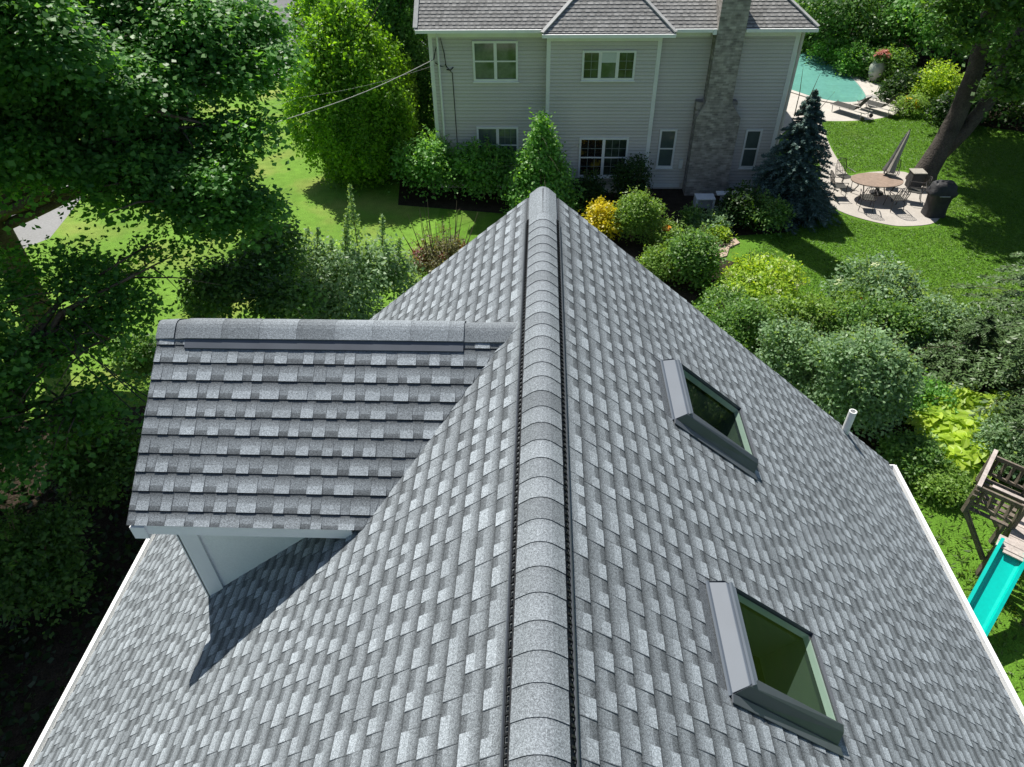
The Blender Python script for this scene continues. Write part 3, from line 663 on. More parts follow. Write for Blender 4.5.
def window(x0, x1, z0, z1, y, units, kinds, hung=True, grid=None, lab=None):
    f = MB(); ft = .075; yo = y-.075; yi = y-.030
    f.box(x0, x1, yo, yi, z0, z0+ft+.035); f.box(x0, x1, yo, yi, z1-ft, z1); f.box(x0, x0+ft, yo, yi, z0+ft+.035, z1-ft); f.box(x1-ft, x1, yo, yi, z0+ft+.035, z1-ft)
    f.box(x0-.03, x1+.03, yo-.03, yo, z0-.02, z0+.02)
    wI = x1-x0-2*ft; mull = .11; uw = (wI-mull*(units-1))/units; sa = MB(); grs = []; ps = []
    zlo, zhi = z0+ft+.035, z1-ft
    for k in range(units):
        a = x0+ft+k*(uw+mull); b = a+uw
        if k: f.box(a-mull, a, yo, yi, zlo, zhi)
        ps.append((a, b, zlo, zhi, kinds[k]))
        if hung: zm = (zlo+zhi)/2; sa.box(a, b, y-.057, y-.043, zm-.025, zm+.025)
        gr = MB()
        if grid and grid[k]:
            nx, nz = grid[k]
            for i in range(1, nx): xx = a+(b-a)*i/nx; gr.box(xx-.009, xx+.009, y-.048, y-.0435, zlo, zhi)
            for i in range(1, nz):
                zz = zlo+(zhi-zlo)*i/nz
                gr.box(a, b, y-.0485, y-.0438, zz-.009, zz+.009)
            grs.append(gr)
    wn = f.build('window', MT['trim'], nb)
    if lab: wn['label'] = lab
    for a, b, c, d, kd in ps: MB().quad((a, y-.042, c), (b, y-.042, c), (b, y-.042, d), (a, y-.042, d)).build('pane', MT[kd], wn)
    if sa.v: sa.build('meeting_rail', MT['trim'], wn)
    for gr in grs: gr.build('grille', MT['muntin'], wn)
    return wn
window(-2.52, -.88, 4.17, 5.58, FY, 2, ['curtain', 'curtain'])
window(1.42, 3.32, 4.32, 5.36, BY, 3, ['pane', 'curtain', 'pane'], hung=False, grid=[(2, 3), None, (2, 3)])
MB().box(2.1, 2.64, BY-.056, BY-.044, 4.95, 5.27).build('blind', MT['blind'], nb)
window(-2.50, -.88, 1.05, 2.52, FY, 2, ['curtaingrey', 'curtaingrey'], grid=[None, (3, 4)])
window(1.47, 3.35, .66, 2.26, BY, 2, ['painted_reflect', 'pane'], grid=[(3, 4), (3, 4)])
window(4.56, 5.22, .88, 2.44, FY, 1, ['curtaingrey'])
window(7.82, 8.45, .88, 2.44, FY, 1, ['curtaingrey'])
mb = MB(); cy = FY-.62
mb.box(5.74, 7.36, cy, FY-.001, 0, 3.05)
mb.hexa([(5.74, cy, 3.05), (7.36, cy, 3.05), (7.36, FY-.001, 3.05), (5.74, FY-.001, 3.05), (6.0, cy+.02, 3.6), (6.95, cy+.02, 3.6), (6.95, FY-.001, 3.6), (6.0, FY-.001, 3.6)])
mb.box(6.0, 6.95, cy+.02, FY+.35, 3.6, 11.2); mb.box(5.93, 7.02, cy-.05, FY+.42, 11.2, 11.45)
ch = mb.build('chimney', MT['brick'], nb)
MB().box(5.72, 5.98, cy+.25, FY-.03, 3.07, 3.55).box(6.97, 7.22, cy+.25, FY-.03, 3.07, 3.55).parts('shoulder_cap', MT['brick'], ch)
MB().box(5.86, 5.99, eY-.1, eY+2.2, eZ-.2, eZ-.02).build('step_flashing', MT['white'], ch)
MB().box(5.45, 5.60, FY-.12, FY-.03, .9, 1.25).build('meter_box', MT['trim'], nb)

# ================================================================== GROUND
mb = MB(); mb.quad((-160, -60, 0), (160, -60, 0), (160, 200, 0), (-160, 200, 0)); structure('lawn', mb, MT['lawn'])
def sheet(name, pts, m, z, world=False):
    P = [p if world else tuple(at(*p, z=z)[:2]) for p in pts]
    return structure(name, MB().poly([(x, y, z) for x, y in P][::-1]), m)
structure('front_lawn', MB().poly([(-60, 10, .002), (-3.9, 10, .002), (-3.9, 26.4, .002), (-4.3, 26.4, .002), (-4.3, 70, .002), (-60, 70, .002)]), MT['lawn2'])
def smoothpts(pts, k=4):
    o = []; n = len(pts)
    for i in range(n):
        p0, p1, p2, p3 = [np.array(pts[(i+j-1) % n], float) for j in range(4)]
        for q in range(k):
            t = q/k; o.append(tuple(.5*((2*p1)+(-p0+p2)*t+(2*p0-5*p1+4*p2-p3)*t*t+(-p0+3*p1-3*p2+p3)*t**3)))
    return o
sheet('street', [(-26, 49), (-13, 47.5), (-4, 47), (-4, 75), (-60, 75), (-50, 51)], MT['asphalt'], .004, world=True)
walk_lo = [(20, 250), (50, 238), (66, 218), (135, 128), (225, 86), (300, 76)]; walk_hi = [(300, 56), (220, 68), (130, 100), (30, 190), (-60, 215)]
sheet('sidewalk', walk_lo+walk_hi, MT['walk'], .004)
sheet('mulch_bed', [(398, 205), (520, 215), (640, 300), (690, 305), (735, 262), (718, 258), (735, 236), (790, 232), (828, 215), (822, 180), (650, 178), (400, 178)], MT['soil'], .004)
sheet('planting_bed', smoothpts([(690, 318), (760, 300), (850, 310), (940, 330), (1060, 330), (1100, 450), (1000, 480), (900, 470), (800, 400)]), MT['soil'], .004)
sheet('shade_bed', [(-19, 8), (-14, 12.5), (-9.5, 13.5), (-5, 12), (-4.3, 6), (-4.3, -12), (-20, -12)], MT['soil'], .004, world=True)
sheet('shade_border', smoothpts([(870, 62), (905, 90), (925, 112), (1060, 130), (1200, 60), (1100, -20), (870, -5), (845, 20)]), MT['soil'], .004)
deckp = [(770, 135), (800, 122), (845, 121), (875, 119), (898, 113), (909, 103), (903, 92), (885, 86), (866, 80), (850, 66), (835, 50), (815, 40), (780, 40)]
sheet('pool_deck', smoothpts(deckp), MT['deck'], .008)
pool = smoothpts([(770, 84), (790, 90), (815, 98), (840, 102.5), (858, 102), (866, 98.5), (860, 87), (846, 72), (830, 57), (815, 48), (795, 46), (770, 60)])
Pw = [at(*p, z=.02)[:2] for p in pool]; cen = np.mean(Pw, 0)
structure('water', MB().poly([(p[0], p[1], .025) for p in Pw][::-1]), MT['water'])
mb = MB()
for i in range(len(Pw)):
    a, b = np.array(Pw[i]), np.array(Pw[(i+1) % len(Pw)]); oa, ob = a+_n(a-cen)*.3, b+_n(b-cen)*.3
    mb.hexa([(*a, .01), (*b, .01), (*ob, .01), (*oa, .01), (*a, .06), (*b, .06), (*ob, .06), (*oa, .06)])
tag(mb.build('pool_coping', MT['deck']), kind='structure')
sheet('path', smoothpts([(818, 120), (832, 150), (850, 180), (845, 196), (828, 195), (822, 170), (812, 150), (800, 128)]), MT['concrete'], .012)
sheet('patio', smoothpts([(822, 168), (845, 176), (870, 172), (905, 172), (930, 186), (941, 205), (936, 222), (905, 226), (880, 223), (850, 215), (832, 206), (822, 192)]), MT['concrete'], .016)
for i, (pp, lb) in enumerate((([(700, 243), (722, 236), (731, 242), (710, 250)], 'tan flagstone nearest the dark bush in the mulch bed'), ([(712, 233), (735, 238), (740, 243), (729, 248)], 'tan flagstone at the edge of the lawn below the spruce'), ([(709, 252), (730, 246), (727, 256), (716, 259)], 'lowest tan flagstone beside the curved lawn edge'))):
    P = [at(*p, z=.03) for p in pp]; c = np.mean(P, 0)
    mbs = MB().hexa([(p[0], p[1], .0) for p in P]+[(p[0], p[1], .05) for p in P])
    tag(mbs.build('stepping_stone', MT['stone'], loc=(c[0], c[1], 0), bevel=.01), lb, 'stepping stone', 'flagstones beside the lawn')
n = 26000; gx = rng.uniform(-18, -4.9, n); gy = rng.uniform(-4, 12.5, n); k = rng.random(n) < .6+.4*np.sin(gx*1.7)*np.sin(gy*1.3); gx, gy = gx[k], gy[k]; n = len(gx)
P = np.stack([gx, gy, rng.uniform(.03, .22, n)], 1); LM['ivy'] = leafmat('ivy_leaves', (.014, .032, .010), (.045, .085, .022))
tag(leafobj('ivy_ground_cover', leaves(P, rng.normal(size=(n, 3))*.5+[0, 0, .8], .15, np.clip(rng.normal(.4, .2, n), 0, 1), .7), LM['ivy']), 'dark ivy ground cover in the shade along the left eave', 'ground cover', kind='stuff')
# rough grass and ground cover near the play set
n = 26000; u = rng.random((n, 2)); gx = 5.3+u[:, 0]*8.5; gy = -1+u[:, 1]*14.5
keep = rng.random(n) < (.55+.45*np.sin(gx*2.1+1)*np.sin(gy*1.7)); gx, gy = gx[keep], gy[keep]; n = len(gx)
P = np.stack([gx, gy, rng.uniform(.02, .10, n)], 1); ti = np.clip(.45+.25*np.sin(gx*1.3)*np.sin(gy*.9)+rng.normal(0, .2, n), 0, 1)
dd = leaves(P, rng.normal(size=(n, 3))*.6+[0, 0, .5], .12, ti, .28)
tag(leafobj('rough_grass', dd, LM['grass']), 'rough weedy grass between the near roof eave and the play set', 'grass', kind='stuff')
n = 230000
gx = rng.uniform(5.5, 24, n); gy = rng.uniform(17.5, 36, n); P = np.stack([gx, gy, np.full(n, .03)], 1)
ti = np.clip(.35+rng.normal(0, .22, n), 0, 1); pol = np.array([at(*p, z=0)[:2] for p in [(742, 255), (724, 280), (760, 300), (1030, 330), (1060, 140), (935, 126), (903, 113), (875, 121), (845, 123), (821, 121), (832, 148), (846, 174), (870, 170), (905, 170), (934, 184), (944, 205), (938, 226), (905, 230), (850, 219), (830, 208), (800, 225)]])
def inside(x, y, pg):
    r = np.zeros(len(x), bool); j = len(pg)-1
    for i in range(len(pg)):
        xi, yi = pg[i]; xj, yj = pg[j]; c = ((yi > y) != (yj > y)) & (x < (xj-xi)*(y-yi)/(yj-yi+1e-12)+xi); r ^= c; j = i
    return r
k = inside(gx, gy, pol); dd = leaves(P[k], rng.normal(size=(k.sum(), 3))*.5+[0, 0, .8], .07, ti[k], .35)
LM['lawngrass'] = leafmat('lawn_grass_blades', (.07, .17, .016), (.165, .30, .036))
tag(leafobj('lawn_grass', dd, LM['lawngrass']), 'short mown grass of the back lawn', 'grass', kind='stuff')

# ================================================================== TREES
def PL(px, py, y, rpx, fz=.7, fy=.9):
    c = at(px, py, y=y); r = rpx*np.linalg.norm(c-CAM)/F; return (tuple(c), (r, r*fy, r*fz))
lob = [PL(197, 45, 18, 66), PL(105, 25, 17.5, 80), PL(236, 62, 17, 38), PL(155, 105, 16.5, 66), PL(60, 95, 15.5, 76), PL(202, 160, 15.5, 50), PL(15, 40, 15, 76),
       PL(120, 165, 15, 50), PL(5, 150, 14, 50), PL(238, 215, 15, 34, .6), PL(196, 215, 14.5, 34, .6), PL(236, 128, 16, 26, .6)]
lob += [((-14, 12.5, 12.8), (4.0, 4.0, 2.2)), ((-10.6, 12.0, 13.6), (2.4, 2.8, 1.2)), ((-20, 17, 10), (3, 3, 2.5))]  # high crown lobes out of view, put there to shade the lower left
tree('maple_tree', 'huge spreading maple whose bright upper leaves fill the top left corner', (-15, 16.5), boughs(lob, 10), 330000, 'maple', size=.125, r0=.42, top=(-13.5, 15.5, 8), per=46, csz=.40, flat=.28, up=.62, inner=.25, aspect=.8, jit=.36, tn=.07)
lob = [PL(40, 285, 12.5, 52, .6), PL(105, 322, 12, 36, .55), PL(25, 365, 11, 58, .6), PL(98, 405, 10.5, 36, .6), PL(108, 285, 13.5, 26, .6), PL(165, 250, 14, 22, .6), PL(8, 440, 9, 50, .6),
       ((-11.6, 7.6, 5.6), (2.6, 2.8, 1.8)), ((-11.2, 4.2, 4.6), (2.4, 2.6, 1.6)), ((-14.5, 9, 6.5), (3, 3, 2)), ((-12.8, 6.2, 8.2), (3, 3, 1.4)), ((-10.6, 3.6, 5.0), (1.9, 2, 1.2)), ((-13.6, 10.6, 9.6), (3.2, 3, 1.4)), ((-11.8, 9.2, 10.2), (2.5, 2.6, 1.2)), ((-12, 4, 8.5), (2.6, 2.6, 1.2))]  # these outer lobes are out of view, added to darken the lower left
tree('maple_tree', 'shaded dark maple below the large one, left of the dormer', (-12.5, 9.5), boughs(lob, 9), 140000, 'maple', size=.115, r0=.25, top=(-11.5, 10, 2.8), per=26, csz=.38, flat=.3, up=.65, inner=.3, aspect=.75)
lob = [PL(262, 268, 15.5, 30, .7), PL(225, 285, 14.5, 32, .6), PL(285, 300, 14, 28, .7), PL(270, 240, 16.5, 22, .6)]
tree('understory_tree', 'dark small leaved tree directly behind the dormer ridge', (-7.2, 15), lob, 13000, 'forest', size=.12, r0=.10, per=18, csz=.3, flat=.4, up=.5, inner=.4)
# tall grey-green shrub behind the dormer
G = at(345, 330, z=0)
lob = [PL(312, 268, 17.5, 28, 1.0), PL(345, 283, 17, 36, .9), PL(375, 266, 18, 26, 1.1), PL(338, 305, 16.5, 34, .8), PL(395, 278, 18, 20, 1), PL(305, 300, 16.5, 26, .9)]
tree('willow_shrub', 'tall silvery green shrub with upright shoots beside the roof slope', (-5.6, 17.3), lob, 17000, 'silver', size=.13, r0=.07, per=16, csz=.26, flat=.8, up=.55, inner=.4, aspect=.5)
t_ = bpy.data.objects['willow_shrub']; mb = MB(); PP = []; TT = []
for px, py, y, h in ((316, 262, 17.5, 1.1), (345, 255, 17.5, 1.4), (358, 248, 18, 1.9), (350, 262, 17.5, 1.2), (383, 252, 18, 1.2), (330, 262, 17.5, .8), (302, 252, 17.5, .7), (398, 264, 18, .8)):
    b = at(px, py, y=y); e = b+np.array([random.uniform(-.1, .35), random.uniform(-.1, .2), h]); mb.tube([b, (b+e)/2, e], [.02, .012, .004], 5)
    k = int(h*170); f = rng.random(k)[:, None]; PP.append(b+(e-b)*f+rng.normal(size=(k, 3))*.10*(1.2-f)); TT.append(np.clip(.55+rng.normal(0, .2, k), 0, 1))
P = np.concatenate(PP); leafobj('upright_shoots', leaves(P, rng.normal(size=P.shape)+[0, 0, .6], .11, np.concatenate(TT), .5), LM['silver'], t_)
mb.parts('shoot_stem', MT['twig'], t_)
# hornbeams
def column(name, label, base, cx, cy, z0, z1, r, n, lk, size=.10, group=None):
    t_ = thing(name, label, 'tree', (base[0], base[1], 0), group)
    PP = []; NN = []; TT = []; AL = []
    for q in range(int(n/60)):
        a = rng.uniform(0, 6.283); f = rng.random()**.8; rad = (max(.02, math.sin((.06+f*.93)*math.pi))**.62)*(1.12-.30*f)*r*(1+.10*math.sin(a*5+f*9)); rad *= rng.choice([1, 1, .8, .55])
        z = z0+(z1-z0)*f; c = np.array([cx+math.cos(a)*rad, cy+math.sin(a)*rad, z]); out = np.array([math.cos(a), math.sin(a), .0])
        g = rng.normal(size=(60, 3))*[.13, .13, .34]; PP.append(c+g); NN.append(out*.55+[0, 0, .45]+rng.normal(size=(60, 3))*.55); ct = np.clip(rng.normal(.42, .22), 0, 1)
        TT.append(np.clip(ct+rng.normal(0, .15, 60), 0, 1))
    P = np.concatenate(PP); leafobj('crown', leaves(P, np.concatenate(NN), size, np.concatenate(TT), .6), LM[lk], t_)
    mb = MB(); mb.tube([(base[0], base[1], -.1), (cx, cy, z1*.5), (cx, cy, z1*.9)], [.16, .1, .02], 8)
    for q in range(14):
        a = q*2.4; z = z0+(z1-z0)*q/16; mb.tube([(cx, cy, z), (cx+math.cos(a)*r*.4, cy+math.sin(a)*r*.4, z+.7), (cx+math.cos(a)*r*.7, cy+math.sin(a)*r*.7, z+1.6)], [.04, .025, .008], 5)
    mb.build('trunk', MT['bark'], t_, smooth=True); return t_
column('hornbeam_tree', 'bright green egg shaped hornbeam standing alone on the front lawn', (-7.6, 28), -7.5, 28.1, 0.1, 6.15, 2.4, 80000, 'hornbeam', size=.135)
column('hornbeam_tree', 'second egg shaped tree tucked between the lone hornbeam and the sided house', (-6.2, 31.5), -6.1, 31.3, .3, 7.2, 1.9, 52000, 'maple', size=.135)
column('hornbeam_tree', 'farther green tree rising behind the lone hornbeam at the upper edge', (-9.2, 36), -9.2, 36, .5, 8.2, 2.4, 50000, 'hornbeam', size=.14)
# wooded edge at the upper right
bgt = [(18.5, 46, 8, 3.6), (23, 44, 9.5, 4), (28, 42, 10.5, 4.4), (33, 40, 11, 4.4), (25, 50, 11, 4.5), (18, 54, 10, 4.5), (32, 48, 12, 5), (31, 34, 9.5, 3.8), (27, 37.5, 8.2, 3.2), (38, 36, 11, 4.5), (14, 58, 8, 4), (29.5, 29, 7.5, 3.0), (40, 45, 12, 5)]
desc = ['dense tree behind the pool rocks beside the house', 'broad leafy tree over the urn planting', 'tree between the pool planting and the big forked trunk', 'dark tree behind the forked trunk', 'tall tree in second row behind the urn', 'distant tree above the pool end', 'tall shaded tree in the upper right woods', 'dark tree right of the forked trunk', 'low spreading tree over the yellow mound shrub', 'far tree in the upper right corner', 'distant tree seen past the wing roof', 'dark tree at the right edge behind the lawn', 'rearmost tree of the upper right woods']
for i, ((x, y, h, r), d_) in enumerate(zip(bgt, desc)):
    h *= .62; r *= .95; lo = [((x, y, h*.5), (r, r, h*.46))]+[((x+math.cos(q*1.3+i)*r*.62, y+math.sin(q*1.3+i)*r*.62, h*random.uniform(.25, .8)), (r*.5, r*.5, r*.36)) for q in range(7)]
    tree('woodland_tree', d_, (x, y), lo, 19000, ('forest', 'shrub', 'maple', 'hydrangea')[(i*7) % 4], size=.21, r0=.2, group='trees of the upper right woods', per=18, csz=.45, flat=.4, up=.55, inner=.3, low=-.8)
for i, (x, y, h, r, d_) in enumerate([(-30, 58, 9, 4, 'tree beyond the street at the far upper left'), (-17, 62, 9, 3.2, 'dark tree beyond the street behind the hornbeam'), (-33, 44, 8, 4, 'tree on the far side of the pavement at left'), (-24, 20, 9, 4.5, 'large tree at left beyond the maple')]):
    lo = [((x, y, h*.62), (r, r, h*.30))]+[((x+math.cos(q*1.3+i)*r*.6, y+math.sin(q*1.3+i)*r*.6, h*random.uniform(.4, .78)), (r*.5, r*.5, r*.38)) for q in range(6)]
    tree('street_tree', d_, (x, y), lo, 11000, 'forest', size=.24, r0=.2, group='trees along the street', per=18, csz=.45, flat=.4, up=.55, inner=.3)
# big forked tree on the right
t_ = thing('forked_tree', 'massive grey forked trunk leaning right beside the patio', 'tree', (15.6, 27.7, 0)); mb = MB()
mb.tube([(15.6, 27.7, -.2), (15.68, 27.7, .4), (15.95, 27.8, 1.4), (16.15, 27.9, 2.6), (16.2, 28, 4.2), (15.95, 28.1, 6), (16.3, 28.2, 9), (17.2, 28.4, 12.5)], [.66, .46, .38, .34, .30, .27, .22, .14], 14)
mb.tube([(15.8, 27.7, .8), (16.6, 27.8, 2.0), (17.2, 27.9, 3.4), (17.35, 28.2, 5.0), (18.2, 29, 7.5), (20, 29.5, 11)], [.30, .27, .24, .21, .17, .1], 12)
for q in range(12):
    s = np.array([16.8+random.uniform(0, 1.6), 28.2, 6.5+q*.45]); a = q*2.1; e = s+np.array([math.cos(a)*3.2, math.sin(a)*2.6, 1.5]); mb.tube([s, (s+e)/2+[0, 0, .4], e], [.13, .08, .02], 7)
mb.build('trunk', MT['barklt'], t_, smooth=True)
lob = [((16, 33.5, 9.5), (2.6, 2.6, 1.6)), ((19, 35.5, 8.5), (3, 3, 1.8)), ((19.5, 26, 9.6), (3.2, 2.4, 1.5)), ((23, 34, 8.6), (3, 3, 2)), ((17.2, 30.8, 9.6), (2.2, 2, 1.3)), ((16.5, 27.5, 12.2), (3.4, 3.2, 2.1)), ((19.6, 29.5, 12), (3.4, 3.2, 2.2)), ((18, 24.5, 12), (3, 2.6, 1.7)), ((21.5, 26, 11.0), (3.0, 2.8, 1.9)), ((22.5, 30, 9.8), (2.8, 2.8, 2.0)), ((20.5, 32.5, 10), (2.8, 2.6, 2.2)), ((16, 31.5, 11.5), (2.8, 2.6, 1.8)),
       ((24.2, 27.2, 8.2), (2.2, 2.2, 1.6)), ((15.2, 29.5, 10.6), (1.8, 1.8, 1.0))]
lob += [((21, 23.5, 9.5), (3, 2.6, 1.6)), ((25, 31, 10), (3.4, 3.2, 2)), ((18.2, 22.6, 10.2), (2, 2, 1.2))]
lob += [PL(1003, 8, 26.5, 24, .6), PL(952, 4, 27, 20, .6), PL(1022, 52, 26, 18, .5), PL(975, -12, 26, 24, .6), PL(985, 30, 25.5, 16, .6), PL(1015, 90, 26, 14, .5), PL(965, 28, 26, 12, .6)]
leafobj('crown', cloud(boughs(lob, 7), 150000, .19, per=22, csz=.42, flat=.35, up=.6, inner=.3, low=-.8, aspect=.7), LM['forest'], t_)

def conifer(name, label, base, h, r, n, lk, size, z0=.2, droop=.25, layers=26, lean=(0, 0), needle=.22, grp=None, per=90, open_=1.0):
    base = np.array([base[0], base[1], 0.]); t_ = thing(name, label, 'tree', base, grp); mb = MB(); top = base+[lean[0], lean[1], h]
    mb.tube([base-[0, 0, .1], (base+top)/2, top], [r*.10, r*.06, .01], 8); PP = []; AL = []; TT = []; NN = []
    nb_ = n//per
    for q in range(nb_):
        f = (q/nb_)**1.15 if False else rng.random()**1.35
        tier = round(f*layers)/layers; z = z0+(h-z0)*(tier*.97+rng.normal(0, .006)); a = rng.uniform(0, 6.283)
        Lb = r*(1-tier)**.85*rng.uniform(.72, 1.12)*open_+.08; s = base+(top-base)*(z/h)
        d = np.array([math.cos(a), math.sin(a), 0]); sd = np.array([-d[1], d[0], 0])
        if rng.random() < .35: mb.tube([s, s+d*Lb*.5+[0, 0, -droop*Lb*.15], s+d*Lb+[0, 0, -droop*Lb*.55]], [.022, .014, .004], 4)
        u = rng.random(per)**.65; wv = rng.uniform(-1, 1, per)*(1.02-u)*.42*Lb*np.minimum(1, u*3)
        P = s+d*(u*Lb)[:, None]+sd*wv[:, None]; P[:, 2] += -droop*Lb*u*u*.6+rng.normal(0, .018, per)+.10*Lb*(1-u)
        al = d*.8+sd*(np.sign(wv)*.75)[:, None]+rng.normal(size=(per, 3))*.22; PP.append(P); AL.append(al); NN.append(np.array([0, 0, 1.])+rng.normal(size=(per, 3))*.4)
        TT.append(np.clip(.25+.45*u+rng.normal(0, .15, per), 0, 1))
    mb.build('trunk', MT['bark'], t_, smooth=True)
    leafobj('crown', leaves(np.concatenate(PP), np.concatenate(NN), size, np.concatenate(TT), needle, along=np.concatenate(AL)), LM[lk], t_); return t_
t_ = conifer('blue_spruce', 'blue green spruce with tiered branches at the house corner', (9.35, 24.9), 4.5, 1.85, 56000, 'spruce', .125, needle=.30, layers=22)
mb = MB()
for a, b in (((8.8, 24.8, 3.6), (8.7, 24.8, 5.2)), ((9.0, 24.9, 3.6), (9.35, 24.9, 5.0)), ((9.2, 24.9, 3.2), (10.0, 24.9, 4.4))): mb.tube([a, ((a[0]+b[0])/2+.04, a[1], (a[2]+b[2])/2), b], [.02, .014, .005], 5)
mb.parts('bare_leader', MT['twig'], t_)
conifer('hemlock_tree', 'feathery hemlock reaching in from the right edge over the lawn', at(1085, 400, z=0), 8.8, 4.6, 120000, 'hemlock', .13, z0=.6, droop=.40, layers=12, needle=.40, per=240)
conifer('hemlock_tree', 'lower broad hemlock below the feathery one at the right edge', at(1035, 465, z=0), 3.4, 2.1, 26000, 'hemlock', .10, z0=.2, droop=.55, layers=10, needle=.30, per=120)
conifer('hemlock_tree', 'small hemlock between the hedge and the shaded hollow', at(958, 378, z=0), 2.1, 1.7, 17000, 'hemlock', .10, z0=.2, droop=.5, layers=10, needle=.30, per=110)

# ================================================================== SHRUBS
px_bush('hydrangea_shrub', 'light green shrub at the left corner of the sided house', 400, 132, 462, 205, 6500, 'hydrangea', size=.14)
px_bush('hydrangea_shrub', 'light green shrub under the lower left window', 450, 140, 515, 207, 6500, 'hydrangea', size=.14)
# pyramidal tree
G = at(540, 224, z=0); T = at(533, 119, y=G[1]+.4)
lob = [((G[0], G[1]+.5, T[2]*f), (r, r, T[2]*.13)) for f, r in ((.15, 1.25), (.3, 1.3), (.45, 1.0), (.6, .75), (.75, .5), (.9, .27))]
tree('ornamental_pear', 'young pyramid shaped tree just beyond the roof peak', G, lob, 15000, 'hydrangea', size=.13, r0=.07, per=12, csz=.22, flat=.6, up=.45, inner=.4)
px_bush('dark_shrub', 'dark shrub beside the wall right of the roof peak', 572, 172, 606, 214, 3000, 'boxwood', size=.10)
px_bush('globe_boxwood', 'dark clipped ball against the wall by the corner board', 612, 155, 652, 212, 5200, 'boxwood', size=.09, kk=2)
t_ = px_bush('globe_shrub', 'light green round topped shrub standing behind the golden one', 610, 186, 656, 250, 9000, 'dome', size=.085, kk=3)
MB().tube([at(655, 236, z=.0), at(654, 225, z=.6), at(651, 218, z=1.1)], [.04, .03, .02], 6).build('branch', MT['alu'], t_)
px_bush('golden_cypress', 'small golden yellow conifer at the roof edge', 584, 200, 620, 246, 4200, 'gold', size=.10, kk=4)
px_bush('dark_leaf_shrub', 'dense dark green shrub at the roof edge below the flagstones', 666, 226, 722, 294, 9500, 'shrub', size=.10)
px_bush('lime_shrub', 'low yellow green plant between the roof edge and the dark shrub', 640, 250, 682, 285, 3600, 'dome', size=.09)
px_bush('daylily_clump', 'strappy green clump left of the stepping flagstones', 652, 222, 676, 252, 1800, 'dome', size=.16, aspect=.2, flowers=('orangeflower', 2, .04, .10), cat='plant')
px_bush('orange_flower_clump', 'orange flowering clump in front of the white table', 683, 205, 702, 230, 1300, 'shrub', size=.10, flowers=('orangeflower', 4, .06, .07), cat='flowers')
px_bush('blue_hosta_clump', 'blue green clump just below the white table', 698, 212, 728, 238, 2600, 'silver', size=.12, cat='plant', h=.7)
px_bush('variegated_clump', 'pale variegated clump above the upper flagstone', 706, 226, 728, 243, 1500, 'lime', size=.10, cat='plant', h=.55)
px_bush('white_hydrangea', 'dark shrub with white flower balls between chimney and spruce', 722, 184, 762, 232, 6000, 'boxwood', size=.11, flowers=('whiteflower', 9, .08, .08))
px_bush('yew_shrub', 'mid green shrub at the foot of the blue spruce', 748, 196, 785, 236, 4200, 'shrub', size=.10)
px_bush('barberry_shrub', 'sparse shrub with reddish tips behind the left roof slope', 408, 228, 472, 300, 5200, 'dry', size=.085, flowers=('redleaf', 9, .10, .09), inner=.6)
t_ = [o for o in bpy.data.objects if o.name.startswith('barberry_shrub')][0]; mb = MB(); c = np.array(ROOTLOC[t_.name])
for q in range(26):
    a = q*2.39; e = c+np.array([math.cos(a)*random.uniform(.4, 1.3), math.sin(a)*random.uniform(.3, .9), random.uniform(1.6, 2.9)]); mb.tube([c, (c+e)/2+[math.cos(a)*.2, 0, .1], e], [.025, .016, .006], 5)
mb.build('bare_stem', MT['twig'], t_)
px_bush('panicle_hydrangea', 'pale green flowering hydrangea at the left end of the hedge', 718, 262, 812, 325, 8500, 'lime', size=.11, flowers=('creamflower', 34, .10, .09))
px_bush('panicle_hydrangea', 'rounded pale shrub at the middle of the hedge before the lawn', 846, 262, 926, 325, 10500, 'silver', size=.11, flowers=('creamflower', 22, .08, .07))
hd = [(700, 288, 750, 345), (742, 300, 792, 352), (786, 296, 836, 350), (828, 298, 880, 356), (872, 300, 922, 358), (912, 300, 962, 362)]
hl = ['leftmost hedge shrub touching the roof edge', 'hedge shrub below the flowering hydrangea', 'hedge shrub with pale tips left of the orange lilies', 'hedge shrub directly under the rounded pale shrub', 'dark hedge shrub right of the rounded pale shrub', 'last hedge shrub before the hemlock branches']
for i, ((a, b, c_, d), l_) in enumerate(zip(hd, hl)): px_bush('hedge_shrub', l_, a, b, c_, d, 7000, ['shrub', 'dome', 'dome', 'shrub', 'shrub', 'silver'][i], size=.095, group='shrubs of the lawn hedge')
px_bush('orange_lily', 'orange lilies poking above the hedge', 832, 285, 858, 325, 900, 'dome', size=.10, flowers=('orangeflower', 4, .07, .05), cat='flowers')
px_bush('viburnum_shrub', 'big rounded grey green shrub right behind the vent pipe', 806, 322, 914, 455, 30000, 'silver', size=.095, kk=7)
px_bush('viburnum_shrub', 'smaller grey green shrub left of the big rounded one along the roof edge', 752, 318, 826, 412, 16000, 'silver', size=.09, kk=6)
px_bush('viburnum_shrub', 'dark green shrub by the roof edge at the hedge end', 700, 300, 764, 375, 12000, 'shrub', size=.09)
px_bush('fern_clump', 'mid green leafy clump above the yellow hostas', 896, 376, 950, 425, 6000, 'hydrangea', size=.10, h=1.0, cat='plant')
px_bush('fern_clump', 'green clump between the roof corner and the yellow hostas', 893, 420, 932, 478, 6500, 'shrub', size=.09, h=.9, cat='plant')
px_bush('fern_clump', 'dark green clump right of the yellow hostas behind the play set', 985, 425, 1035, 478, 6500, 'silver', size=.09, h=1.1, cat='plant')
px_bush('fern_clump', 'low green mound left of the play set railing', 925, 462, 968, 505, 5000, 'dome', size=.08, h=.55, cat='plant')
